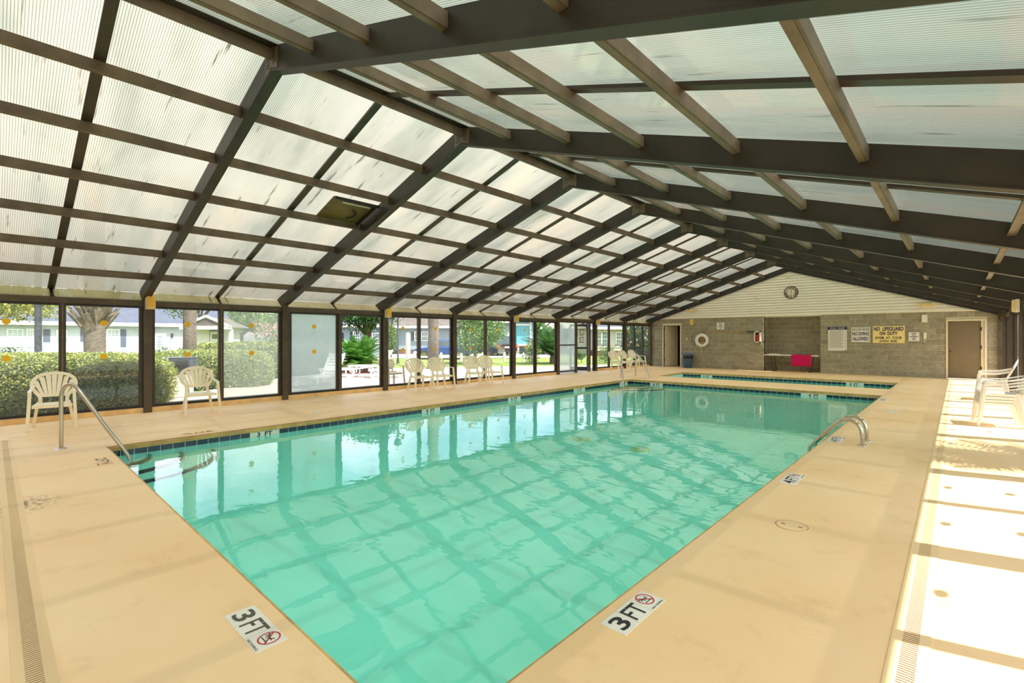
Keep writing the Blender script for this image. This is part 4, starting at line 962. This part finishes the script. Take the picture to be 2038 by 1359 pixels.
def leaves(mb, c, rad, n, size, rnd, shell=.55, flat=1.0):
    c = Vector(c)
    for _ in range(n):
        d = Vector((rnd.gauss(0, 1), rnd.gauss(0, 1), rnd.gauss(0, 1))).normalized(); k = shell+(1-shell)*rnd.random()
        p = c+Vector((d.x*rad[0], d.y*rad[1], d.z*rad[2]))*k
        a = Vector((rnd.gauss(0, 1), rnd.gauss(0, 1), rnd.gauss(0, 1)*flat)).normalized(); b_ = a.cross(Vector((rnd.gauss(0, 1), rnd.gauss(0, 1), rnd.gauss(0, 1)))).normalized()
        s = size*rnd.uniform(.6, 1.3); mb.quad(p-a*s, p+b_*s*.45, p+a*s, p-b_*s*.45)
def hedge_box(mb, c, rad, n, size, rnd, pw=4):
    """rounded-box shaped clipped hedge: superellipsoid shell"""
    c = Vector(c)
    for _ in range(n):
        d = Vector((rnd.uniform(-1, 1), rnd.uniform(-1, 1), rnd.uniform(-.6, 1)))
        k = (abs(d.x)**pw+abs(d.y)**pw+abs(d.z)**pw)**(-1/pw); k *= rnd.uniform(.9, 1.03)+.04*math.sin(d.x*7)*math.sin(d.y*9)
        p = c+Vector((d.x*rad[0], d.y*rad[1], d.z*rad[2]))*k
        if p.z < GZ: continue
        a = Vector((rnd.gauss(0, 1), rnd.gauss(0, 1), rnd.gauss(0, .8))).normalized(); b_ = a.cross(Vector((rnd.gauss(0, 1), rnd.gauss(0, 1), rnd.gauss(0, 1)))).normalized()
        s = size*rnd.uniform(.6, 1.3); mb.quad(p-a*s, p+b_*s*.5, p+a*s, p-b_*s*.5)
def hedge(label, c, rad, n, size=.035, mt='hedge', core=(44, 60, 24), seed=1):
    rnd = random.Random(seed); r = empty('hedge', label, 'hedge', (c[0], c[1], GZ), c[3] if len(c) > 3 else 0)
    mb = MB(); hedge_box(mb, (0, 0, rad[2]*.45), (rad[0], rad[1], rad[2]*.6), n, size, rnd); o = mb.build('foliage', M[mt], r); o['kind'] = 'stuff'
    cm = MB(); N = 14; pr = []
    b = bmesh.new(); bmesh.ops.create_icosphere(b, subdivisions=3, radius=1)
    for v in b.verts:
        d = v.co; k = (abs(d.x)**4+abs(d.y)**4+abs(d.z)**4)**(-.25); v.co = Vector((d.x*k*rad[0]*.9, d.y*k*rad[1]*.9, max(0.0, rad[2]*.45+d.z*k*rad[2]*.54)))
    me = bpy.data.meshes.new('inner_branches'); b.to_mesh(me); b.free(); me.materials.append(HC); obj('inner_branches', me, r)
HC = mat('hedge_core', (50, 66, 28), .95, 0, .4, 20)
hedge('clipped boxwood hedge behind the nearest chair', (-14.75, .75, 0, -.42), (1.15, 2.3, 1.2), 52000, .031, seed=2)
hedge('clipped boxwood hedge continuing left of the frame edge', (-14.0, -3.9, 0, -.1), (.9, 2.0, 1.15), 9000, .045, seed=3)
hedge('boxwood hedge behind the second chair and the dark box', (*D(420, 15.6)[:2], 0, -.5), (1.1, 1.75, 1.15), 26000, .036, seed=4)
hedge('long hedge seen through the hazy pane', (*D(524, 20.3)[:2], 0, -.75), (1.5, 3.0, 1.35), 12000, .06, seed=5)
# stone pedestal and dark box
p = D(352, 12.6); r = empty('stone_pedestal', 'rough pale stone pedestal between the two hedges', 'pedestal', (p.x, p.y, pz), -.5); MB().box(-.24, .24, -.32, .32, 0, .69).build('shaft', M['stone'], r, bevel=.02)
r = empty('equipment_box', 'dark grey metal box on top of the stone pedestal', 'box', (p.x, p.y, pz+.69), -.5)
MB().box(-.3, .3, -.42, .4, 0, .33).build('case', M['boxgrey'], r, bevel=.01); MB().box(.3, .315, -.02, .34, .06, .27).build('grille', M['ink'], r); MB().box(-.31, .31, -.43, .41, .33, .345).build('cover', M['boxgrey'], r)
# palms
def frond(L, nleaf, leafL, droop, width=.03, fan=False):
    mb = MB(); pts = []
    for k in range(nleaf+1):
        t = k/nleaf; pts.append(Vector((L*t*(1-.12*t), 0, L*(.0)*t-droop*t*t)))
    mb.tube([pts[0], pts[nleaf//2], pts[-1]], [.014, .01, .004], 4)
    for k in range(2, nleaf+1):
        p = pts[k]; t = k/nleaf; ll = leafL*math.sin(PI*min(1, t*.85+.12))**.6
        for s_ in (-1, 1):
            e = p+Vector((ll*.45, s_*ll*.85, ll*.12-.25*ll*t)); mb.quad(p+Vector((-width/2, 0, 0)), p+Vector((width/2, 0, 0)), e)
    return mb
def sago(label, loc, n, L, seed, name='sago_palm', el=(5, 75), trunk=.35, tr=.22, leafL=.22, mt='palmleaf', wl=.03):
    rnd = random.Random(seed); r = empty(name, label, 'palm', loc)
    MB().lathe([(tr*.9, 0), (tr, trunk*.4), (tr*.8, trunk), (.01, trunk+.1)], 12).build('trunk', M['palmbark'], r)
    me = frond(L, 26, leafL, L*.28, wl).mesh('frond', M[mt])
    for k in range(n):
        o = obj('frond', me, r, (0, 0, trunk)); o.rotation_euler = (rnd.uniform(-.3, .3), -math.radians(rnd.uniform(*el)), rnd.uniform(0, 2*PI)); s_ = rnd.uniform(.8, 1.1); o.scale = (s_, s_, s_)
sago('large green sago palm seen through the open sliding door', (*D(713, 22.6)[:2], GZ+.05), 110, 1.6, 11, trunk=.4, leafL=.34, wl=.055)
sago('bushy palm with arching fronds on the lawn', (*D(1100, 30)[:2], GZ), 90, 2.3, 12, 'bushy_palm', (15, 88), .5, .2, .55, 'palmdark', .07)
def cabbage(label, u, d, zc, tr, seed, boots=True, H_=6.5):
    rnd = random.Random(seed); p = D(u, d); r = empty('cabbage_palm', label, 'palm', (p.x, p.y, GZ))
    MB().tube([(0, 0, 0), (.02, .01, zc*.5), (0, 0, zc), (.03, 0, H_)], [tr*1.08, tr, tr*1.02, tr*.9], 18).build('trunk', M['palmbark'], r, smooth=True)
    if boots:
        for k in range(54):
            a = k*2.4; z = zc-.5+.017*k; d_ = Vector((math.cos(a), math.sin(a), 0)); t_ = Vector((-d_.y, d_.x, 0)); s_ = rnd.uniform(-.35, .35)
            MB().bar(d_*tr*.75+Vector((0, 0, z)), d_*(tr+.16+rnd.random()*.2)+t_*s_+Vector((0, 0, z+.58)), .14, .05, tuple(d_), .07, .03).build('leaf_base', M['boot'], r)
    me = frond(1.7, 16, .55, .7, .05).mesh('frond', M['palmleaf'])
    for k in range(20):
        o = obj('frond', me, r, (0, 0, H_)); o.rotation_euler = (0, -math.radians(rnd.uniform(-20, 70)), rnd.uniform(0, 2*PI))
cabbage('palm trunk with crossed leaf bases behind the hedge', 188, 14.5, 2.25, .26, 21)
cabbage('plain grey palm trunk left of the white kiosk', 377, 17.5, 3.6, .21, 22, False)
cabbage('thick palm trunk in front of the blue car', 862, 24, 3.6, .27, 23, False)
def lamppost(label, u, d, r_, h=4.5):
    p = D(u, d); r = empty('lamp_post', label, 'lamp post', (p.x, p.y, GZ)); MB().lathe([(r_*1.7, 0), (r_*1.5, .25), (r_, .35), (r_*.95, h)], 14).build('pole', M['pole'], r, smooth=True)
    MB().lathe([(.06, h), (.18, h+.15), (.22, h+.4), (.05, h+.6)], 12).build('lantern', M['pole'], r)
lamppost('dark lamp post behind the hedge at the far left', 76, 15.5, .095)
lamppost('slim black lamp post in front of the grey house', 792, 30, .055)
def tree(label, loc, trunk_h, crown, n, size, mt, seed, tr=.14, blobs=7, name='tree', branches=True):
    rnd = random.Random(seed); r = empty(name, label, 'tree', loc); tk = MB().tube([(0, 0, 0), (.03, 0, trunk_h*.6), (0, .03, trunk_h)], [tr*1.15, tr, tr*.85], 10)
    t = tk.build('trunk', M['bark'], r, smooth=True); cz = trunk_h+crown[2]*.55
    bl = [Vector((rnd.uniform(-.55, .55)*crown[0], rnd.uniform(-.55, .55)*crown[1], cz+rnd.uniform(-.4, .5)*crown[2])) for _ in range(blobs)]
    if branches:
        for bpt in bl: MB().tube([(0, 0, trunk_h*.92), tuple(Vector((0, 0, trunk_h))*.5+bpt*.5+Vector((0, 0, -.1))), tuple(bpt)], [tr*.55, tr*.35, tr*.12], 6).build('branch', M['bark'], r)
    mb = MB()
    for bpt in bl: leaves(mb, bpt, (crown[0]*.55, crown[1]*.55, crown[2]*.5), n//blobs, size, rnd, .35)
    o = mb.build('foliage', M[mt], r); o['kind'] = 'stuff'; return r
p = D(-22, 17); tree('leafy tree with olive foliage at the far left edge', (p.x, p.y, GZ), 2.5, (2.9, 2.9, 1.35), 7500, .08, 'leafgold', 31)
p = D(398, 31.5); tree('green tree behind the grey palm trunk and the kiosk', (p.x, p.y, GZ), 2.9, (2.4, 2.4, 1.5), 4500, .09, 'leaf', 32)
p = D(731, 27.5); tree('spreading tree with forked trunk behind the sago palm', (p.x, p.y, GZ), 1.9, (2.7, 2.7, 1.6), 6500, .10, 'leafdark', 33, .24, 9)
p = D(945, 30); tree('rounded green tree between the two dark cars', (p.x, p.y, GZ), .9, (1.75, 1.75, 2.1), 9000, .08, 'leaf', 34, .1, 10)
p = D(797, 33); tree('slender shrub left of the slim lamp post', (D(778, 33).x, D(778, 33).y, GZ), .4, (.6, .6, 1.5), 2400, .08, 'leaf', 35, .05, 5, 'shrub')
p = D(1265, 28); tree('dark oleander with pale flowers outside the far left corner', (-14.5, 28.8, GZ), .2, (1.9, 2.9, 2.1), 17000, .12, 'leafdark', 36, .08, 16, 'oleander')
rnd = random.Random(5); mb = MB()
for _ in range(60): leaves(mb, (-14.6+1.2+rnd.uniform(-.9, .2), 28.8+rnd.uniform(-3.0, 1.5), rnd.uniform(.4, 2.6)), (.1, .1, .1), 6, .045, rnd)
o = mb.build('oleander_blossom', M['flower']); tag(o, 'pale blossoms scattered over the dark oleander', 'flowers', kind='stuff')
rnd = random.Random(6); mb = MB()
for _ in range(46): 
    p = D(rnd.uniform(500, 572), 22.6); leaves(mb, (p.x, p.y, rnd.uniform(1.5, 2.2)), (.12, .12, .12), 8, .05, rnd)
o = mb.build('pink_blossom', M['flowerpink']); tag(o, 'pink blossoms above the hedge in the hazy pane', 'flowers', kind='stuff')
p = D(590, 28.5); tree('soft green shrub mass behind the hazy pane', (p.x, p.y, GZ), .5, (2.6, 2.6, 2.4), 6000, .11, 'leaf', 37, .1, 9, 'shrub')
for u, d, h, lab, s in ((1205, 30, .75, 'small shrub with yellow tips before the cream house window', 41), (1157, 31, .5, 'low shrub behind the open entry door', 42), (1060, 29, .9, 'wispy grey green bush beside the bushy palm', 43), (420, 24.5, .8, 'sparse rose bush before the white house', 44), (315, 24, .8, 'sparse rose bush below the white house door', 45), (205, 20, .6, 'small dark shrub right of the palm trunk', 46), (20, 19, .75, 'small dark shrub at the far left edge', 47)):
    p = D(u, d); tree(lab, (p.x, p.y, GZ), .2, (.55*h/.6, .55*h/.6, h), 1300, .05, 'leaf' if s < 44 else 'leafdark', s, .02, 6, 'bush')
rnd = random.Random(9)
for k, (u, d, h, cr_) in enumerate(((-40, 66, 5, 7), (120, 70, 5, 7), (300, 72, 5.5, 7), (480, 66, 4.5, 7), (640, 74, 5, 8), (800, 78, 4.5, 7), (960, 76, 4.6, 7), (1075, 70, 4.4, 6), (1180, 76, 5, 7), (1290, 66, 5, 7))):
    p = D(u, d); lab = ['broad tree at the far left of the skyline', 'skyline tree above the dark lamp post', 'skyline tree above the white house door', 'skyline tree beyond the kiosk', 'skyline tree above the milky pane', 'skyline tree above the grey house', 'skyline tree above the dark car', 'skyline tree above the bushy palm', 'skyline tree above the entry door', 'skyline tree at the far corner'][k]
    tree(lab, (p.x, p.y, GZ), h*.45, (cr_*.58, cr_*.58, h*.6), 2600, .42, 'leaf' if k % 2 else 'leafdark', 50+k, .3, 8)
# a palm just outside the right windows whose shadow falls on the deck
rr = random.Random(3); r = empty('courtyard_palm', 'palm outside the right windows casting frond shadows', 'palm', (2.75, 9.1, GZ)); MB().tube([(0, 0, 0), (0, 0, 2.5)], .16, 12).build('trunk', M['palmbark'], r)
me = frond(1.6, 22, .45, .5, .05).mesh('frond', M['palmleaf'])
for k in range(56):
    o = obj('frond', me, r, (0, 0, 2.5)); o.rotation_euler = (0, -math.radians(rr.uniform(-25, 60)), rr.uniform(0, 2*PI))

# ---- houses
def win(parent, off, X, rect, glass, face=1, muntin=True, mt='white'):
    y0_, y1_, z0_, z1_ = rect; t = .07
    f_ = MB().box(X, X+face*.06, y0_-t, y0_, z0_-t, z1_+t).box(X, X+face*.06, y1_, y1_+t, z0_-t, z1_+t).box(X, X+face*.06, y0_, y1_, z0_-t, z0_).box(X, X+face*.06, y0_, y1_, z1_, z1_+t).box(X, X+face*.05, y0_, y1_, (z0_+z1_)/2-.04, (z0_+z1_)/2+.04)
    o = f_.build('window', M[mt], parent); o.location = -off
    g = MB().box(X, X+face*.02, y0_, y1_, z0_, z1_).build('pane', M[glass], o)
    if muntin:
        mm = MB()
        for k in (1, 2): yy = y0_+(y1_-y0_)*k/3; mm.box(X, X+face*.035, yy-.015, yy+.015, z0_, z1_)
        for k in (.25, .75): zz = z0_+(z1_-z0_)*k; mm.box(X, X+face*.035, y0_, y1_, zz-.015, zz+.015)
        mm.build('muntin', M[mt], o)
def RX(u0, v0, u1, v1, X):
    a = onX(u0, v0, X); b_ = onX(u1, v1, X); return min(a.y, b_.y), max(a.y, b_.y), min(a.z, b_.z), max(a.z, b_.z)
HX = -56.5
h1 = empty('white_house', 'long white clapboard house with grey shingle roof and porch rail', 'house', (HX, 5, GZ)); ho = Vector((HX, 5, GZ))
def HB(mb, nm, mt, parent=None, **k):
    o = mb.build(nm, mt, parent or h1, **k); o.location = -ho; return o
HB(MB().box(HX-9, HX, -12, 17, GZ, 2.75), 'wall', M['clapwhite'])
HB(MB().hexa([(HX-9.6, -12.5, 2.72), (HX+.6, -12.5, 2.72), (HX+.6, 17.5, 2.72), (HX-9.6, 17.5, 2.72), (HX-4.6, -12.5, 5.1), (HX-4.4, -12.5, 5.1), (HX-4.4, 17.5, 5.1), (HX-4.6, 17.5, 5.1)]), 'roof', M['roofshingle'])
HB(MB().box(HX+.56, HX+.66, -12.5, 17.5, 2.55, 2.86), 'fascia', M['white'])
for rc in ((16, 656, 44, 689), (55, 656, 70, 689), (214, 656, 236, 690)): win(h1, ho, HX, RX(*rc, HX), 'curtain')
for rc in ((86, 655, 100, 681), (240, 655, 251, 690), (160, 654, 171, 680)): y0_, y1_, z0_, z1_ = RX(*rc, HX); HB(MB().box(HX, HX+.05, y0_, y1_, z0_, z1_), 'shutter', M['shutter'])
y0_, y1_, z0_, z1_ = RX(112, 656, 134, 706, HX); dd = HB(MB().box(HX, HX+.06, y0_, y1_, z0_, z1_), 'front_door', M['white'])
b = MB().cyl((0, 0, 0), .3, .02, 24, axis='x'); o = b.build('oval_glass', M['teal'], dd); o.location = (HX+.06, (y0_+y1_)/2, (z0_+z1_)/2+.25); o.scale = (1, 1, 1.9)
y0_, y1_, z0_, z1_ = RX(304, 663, 331, 708, HX); dd = HB(MB().box(HX, HX+.06, y0_, y1_, z0_, z1_), 'side_door', M['white']); win(dd, Vector((0, 0, 0)), HX+.06, (y0_+.35, y1_-.35, z0_+1.0, z1_-.25), 'glassdark')
HB(MB().box(HX, HX+.15, onX(340, 665, HX).y, onX(344, 665, HX).y, 1.5, 1.9), 'porch_light', M['ink'])
# porch railing
py0, py1 = onX(85, 700, HX+2.2).y, onX(238, 700, HX+2.2).y; HB(MB().box(HX+.06, HX+2.2, py0, py1, GZ, .12), 'porch', M['white'])
rl = HB(MB().box(HX+2.12, HX+2.2, py0, py1, 1.02, 1.1).box(HX+2.12, HX+2.2, py0, py1, .2, .27), 'railing', M['white'])
nb_ = 44; bme = MB().box(-.03, .03, -.03, .03, 0, .78).mesh('baluster', M['white'])
for k in range(nb_): obj('baluster', bme, rl, (HX+2.16, py0+(py1-py0)*(k+.5)/nb_, .26))
# kiosk
p = D(430, 26); kk = empty('notice_kiosk', 'small white gabled kiosk with a glazed notice board', 'kiosk', (p.x, p.y, GZ), YAW)
MB().box(-.95, .95, -.2, .6, 0, 2.15).build('body', M['white'], kk)
for x in (-.95, .62, 1.2): MB().box(x-.08, x+.08, -.75, -.6, 0, 2.15).build('post', M['white'], kk)
MB().hexa([(-1.25, -.95, 2.15), (1.35, -.95, 2.15), (1.35, .85, 2.15), (-1.25, .85, 2.15), (.05, -.95, 2.7), (.1, -.95, 2.7), (.1, .85, 2.7), (.05, .85, 2.7)]).build('roof', M['roofbrown'], kk)
MB().box(-1.3, 1.4, -1.0, -.94, 2.05, 2.22).bar((-1.3, -.97, 2.16), (.07, -.97, 2.74), .06, .12).bar((1.4, -.97, 2.16), (.07, -.97, 2.74), .06, .12).build('fascia', M['white'], kk)
nb = MB().box(-.2, .45, -.26, -.2, .55, 2.0).build('notice_board', M['shutter'], kk)
MB().box(-.15, .4, -.28, -.26, .6, 1.95).build('board_sheet', M['white'], nb)
for z, c in ((1.55, 'lawn'), (1.1, 'teal'), (.7, 'carblue')): MB().box(-.05, .25, -.285, -.28, z, z+.25).build('poster', M[c], nb)

def fhouse(label, u0, u1, d, ve, zr, wallm, roofm, wins=(), shut=(), base=None, gable=False, depth=6, extra=None):
    uc = (u0+u1)/2; c = D(uc, d); r = empty('house', label, 'house', (c.x, c.y, 0), YAW)
    X = lambda u: (u-uc)/F*d
    a, b_ = X(u0), X(u1); zw = zat(ve, d)
    MB().box(a, b_, 0, depth, GZ+(.45 if base else 0), zw).build('wall', wallm, r)
    if base: MB().box(a+.04, b_-.04, .04, depth-.04, GZ, GZ+.45).build('foundation', base, r)
    if gable:
        m = (a+b_)/2
        MB().hexa([(a-.4, -.3, zw-.12), (b_+.4, -.3, zw-.12), (b_+.4, depth, zw-.12), (a-.4, depth, zw-.12), (m-.04, -.3, zr+.12), (m+.04, -.3, zr+.12), (m+.04, depth, zr+.12), (m-.04, depth, zr+.12)]).build('roof', roofm, r)
        MB().quad((a, -.31, zw-.1), (b_, -.31, zw-.1), (m, -.31, zr)).build('gable', wallm, r)
        for s_ in (a-.4, b_+.4): MB().bar((s_, -.34, zw-.1), (m, -.34, zr+.1), .08, .2).build('rake_board', M['white'], r)
    else:
        MB().hexa([(a-.4, -.5, zw-.04), (b_+.4, -.5, zw-.04), (b_+.4, depth+.5, zw-.04), (a-.4, depth+.5, zw-.04), (a-.3, depth/2-.1, zr), (b_+.3, depth/2-.1, zr), (b_+.3, depth/2+.1, zr), (a-.3, depth/2+.1, zr)]).build('roof', roofm, r)
        MB().box(a-.4, b_+.4, -.56, -.48, zw-.16, zw+.06).build('fascia', M['white'], r)
    for (p0, q0, p1, q1) in wins:
        x0, x1, z1_, z0_ = X(p0), X(p1), zat(q0, d), zat(q1, d); t = .07
        w_ = MB().box(x0-t, x0, -.06, 0, z0_-t, z1_+t).box(x1, x1+t, -.06, 0, z0_-t, z1_+t).box(x0, x1, -.06, 0, z0_-t, z0_).box(x0, x1, -.06, 0, z1_, z1_+t).box(x0, x1, -.05, 0, (z0_+z1_)/2-.03, (z0_+z1_)/2+.03).build('window', M['white'], r)
        MB().box(x0, x1, -.02, 0, z0_, z1_).build('pane', M['glassdark'], w_); mm = MB()
        for k in (1, 2): mm.box(x0+(x1-x0)*k/3-.012, x0+(x1-x0)*k/3+.012, -.035, 0, z0_, z1_)
        for k in (.25, .75): mm.box(x0, x1, -.035, 0, z0_+(z1_-z0_)*k-.012, z0_+(z1_-z0_)*k+.012)
        mm.build('muntin', M['white'], w_)
    for (p0, q0, p1, q1) in shut: MB().box(X(p0), X(p1), -.05, 0, zat(q1, d), zat(q0, d)).build('shutter', M['blackshutter'], r)
    for (nm, mt, p0, q0, p1, q1, y_) in (extra or ()): MB().box(X(p0), X(p1), y_, 0, max(GZ, zat(q1, d)), zat(q0, d)).build(nm, M[mt], r)
    return r
fhouse('pale grey blue house with black shutters behind the sago palm', 560, 762, 46, 648, 5.4, M['clapgrey'], M['roofshingle'], [(704, 661, 716, 683), (742, 664, 755, 683)], [(697, 660, 702, 684), (680, 662, 684, 684)])
fhouse('grey green house with brick base behind the slim lamp post', 790, 903, 47, 650, 6.2, M['clapgrey'], M['roofbrown'], [(826, 661, 832, 677), (840, 661, 851, 677)], [(819, 660, 824, 678), (853, 660, 857, 678)], M['brick'])
fhouse('white house with grey roof partly behind the dark vehicle', 962, 1018, 54, 640, 7.6, M['clapwhite'], M['roofshingle'], [], [(992, 663, 997, 676)])
fhouse('turquoise house with a large boarded garage front', 1022, 1066, 47, 636, 5.4, M['teal'], M['roofshingle'], [], [], None, False, 4,
  [('garage_board', 'teal', 1028, 648, 1053, 684, -.08), ('lintel_trim', 'white', 1024, 644, 1056, 648, -.12), ('corner_trim', 'white', 1054, 637, 1058, 706, -.12), ('sill_trim', 'white', 1024, 684, 1056, 688, -.12), ('pale_panel', 'clapcream', 1024, 688, 1054, 706, -.06), ('dark_doorway', 'blackshutter', 1034, 689, 1046, 706, -.1)])
fhouse('cream gabled house behind the entry door', 1084, 1168, 45, 652, zat(612, 45), M['clapcream'], M['roofbrown'], [(1128, 658, 1142, 684)], [(1121, 659, 1126, 690)], None, True, 4)
fhouse('cream clapboard house with white windows near the far corner', 1181, 1300, 43, 652, 5.2, M['clapcream'], M['roofshingle'], [(1189, 660, 1196, 689), (1199, 660, 1212, 689), (1227, 662, 1239, 689)], [], M['brick'], False, 5)
# neighbour building line outside the right wall, unseen, keeps low light balanced: none needed

# ---- white fence pieces
def fence_run(label, pts, h=.9):
    r = empty('white_fence', label, 'fence', (*pts[0][:2], GZ)); off = Vector(r.location)
    for i, p_ in enumerate(pts):
        o = MB().box(p_.x-.07, p_.x+.07, p_.y-.07, p_.y+.07, GZ, h).cyl((p_.x, p_.y, h), .09, .12, 8, .02).build('post', M['white'], r); o.location = -off
    for i in range(len(pts)-1):
        a, b_ = pts[i], pts[i+1]
        for z in (h-.2, h-.55):
            o = MB().bar((a.x, a.y, z), (b_.x, b_.y, z), .05, .12).build('fence_rail', M['white'], r); o.location = -off
fence_run('low white post and rail fence along the street', [D(u, 33, 0) for u in (835, 878, 918, 960, 1004, 1042)], .38)
p = D(812, 24); r = empty('white_post', 'single tall white post with rounded cap behind the chairs', 'post', (p.x, p.y, GZ)); MB().box(-.08, .08, -.08, .08, 0, 1.72).build('shaft', M['white'], r); MB().lathe([(.1, 1.72), (.11, 1.76), (.08, 1.84), (.01, 1.88)], 12).build('cap', M['white'], r)

# ---- cars
def car(label, u, d, rz, mt, L=4.4, W_=1.75, Hh=1.42, suv=False):
    p = D(u, d); r = empty('car', label, 'car', (p.x, p.y, GZ+.02), rz)
    prof = [(-L/2, .35), (-L/2, .75), (-L/2+.3, .92), (-L*.22, .95), (L*.25, .92), (L/2-.15, .8), (L/2, .6), (L/2, .3)] if not suv else [(-L/2, .35), (-L/2, 1.05), (-L/2+.1, 1.08), (L*.22, 1.08), (L/2-.1, .98), (L/2, .7), (L/2, .35)]
    b = MB(); n = len(prof); i = 0
    for y in (-W_/2, W_/2): b.v += [(x, y, z) for x, z in prof]
    b.f.append(tuple(range(n))); b.f.append(tuple(n+k for k in reversed(range(n))))
    for k in range(n): b.f.append((k, n+k, n+(k+1) % n, (k+1) % n))
    b.build('body', mt, r, bevel=.06)
    if suv: c = [(-L/2+.12, 1.06), (-L/2+.38, Hh), (L*.12, Hh), (L*.28, 1.06)]
    else: c = [(-L/2+.5, .92), (-L*.2, Hh), (L*.08, Hh), (L*.28, .9)]
    w2 = W_/2-.12; b = MB()
    for y in (-w2, w2): b.v += [(x, y*(1 if z < 1.2 else .88), z) for x, z in c]
    b.f = [(0, 1, 2, 3), (7, 6, 5, 4), (0, 4, 5, 1), (1, 5, 6, 2), (2, 6, 7, 3), (3, 7, 4, 0)]; b.build('cabin_glass', M['carglass'], r, bevel=.03)
    MB().hexa([(c[1][0]+.02, -w2*.88, Hh-.02), (c[2][0]-.02, -w2*.88, Hh-.02), (c[2][0]-.02, w2*.88, Hh-.02), (c[1][0]+.02, w2*.88, Hh-.02), (c[1][0]+.08, -w2*.84, Hh+.04), (c[2][0]-.08, -w2*.84, Hh+.04), (c[2][0]-.08, w2*.84, Hh+.04), (c[1][0]+.08, w2*.84, Hh+.04)]).build('roof', mt, r)
    for x in (-L*.31, L*.31):
        for y in (-W_/2-.02, W_/2-.18):
            wh = MB().cyl((x, y, .33), .33, .2, 20, axis='y').build('wheel', M['tyre'], r); MB().cyl((x, y-.01, .33), .2, .22, 14, axis='y').build('hub', M['chrome'], wh)
    for y in (-W_/2+.02, W_/2-.3): MB().box(-L/2-.02, -L/2+.08, y, y+.28, .72, 1.0 if suv else .86).build('tail_light', M['red'], r)
    if suv: MB().box(-L/2-.03, -L/2, -.28, .28, .68, .82).build('plate_panel', M['white'], r)
    return r
car('blue saloon car parked behind the thick palm trunk', 884, 36.5, YAW+PI*.98, M['carblue'], 4.3, 1.75, 1.4)
car('dark saloon car half hidden behind the round tree', 950, 39.5, YAW+PI*.9, M['carblack'], 4.2, 1.75, 1.4)
car('dark sport utility vehicle seen from behind', 998, 44.5, YAW+PI*.5+.25, M['carblack'], 4.5, 1.9, 1.7, True)

# ---- loungers
def lounger(label, x, y, rz, back=55, mt=None):
    mt = mt or M['chair_white']; r = empty('sun_lounger', label, 'sun lounger', (x, y, pz), rz)
    for sy in (-1, 1): MB().box(-1.0, .45, sy*.3-.03, sy*.3+.03, .28, .34).build('side_rail', mt, r)
    for k in range(11): MB().box(-.98+k*.125, -.89+k*.125, -.3, .3, .325, .345).build('slat', mt, r)
    a = math.radians(back); hx_, hz_ = .42, .33
    bk = MB()
    for sy in (-1, 1): bk.bar((hx_, sy*.29, hz_), (hx_+.78*math.cos(a), sy*.29, hz_+.78*math.sin(a)), .05, .05)
    bo = bk.build('backrest', mt, r)
    for k in range(7):
        t = .06+.11*k; c = Vector((hx_+t*math.cos(a), 0, hz_+t*math.sin(a))); d_ = Vector((math.cos(a), 0, math.sin(a)))*.04
        MB().bar(c-d_, c+d_, .56, .02).build('slat', mt, bo)
    for x_ in (-.75, .25):
        for sy in (-1, 1):
            MB().tube([(x_-.16, sy*.31, .3), (x_-.14, sy*.33, .06), (x_, sy*.33, .0+.02), (x_+.14, sy*.33, .06), (x_+.16, sy*.31, .3)], .028, 8).build('leg', mt, r)
p = D(640, 15.6); lounger('white slatted sun lounger behind the milky pane', p.x, p.y, math.radians(115), 62)
p = D(690, 19.0); lounger('white sun lounger in front of the sago palm, the left one', p.x, p.y, math.radians(40), 8)
p = D(742, 21.2); lounger('white sun lounger with raised back beside the sago palm', p.x, p.y, math.radians(38), 60)
p = D(786, 18.8); lounger('white sun lounger behind the weathered chair', p.x, p.y, math.radians(60), 60)

for o in bpy.data.objects:
    if o.parent and o.type == 'MESH' and o.name.split('.')[0] in ('lettering', 'print_lines', 'diver_symbol', 'bolt', 'grate', 'muntin', 'leaf_frame', 'border_line'): o['kind'] = 'stuff'
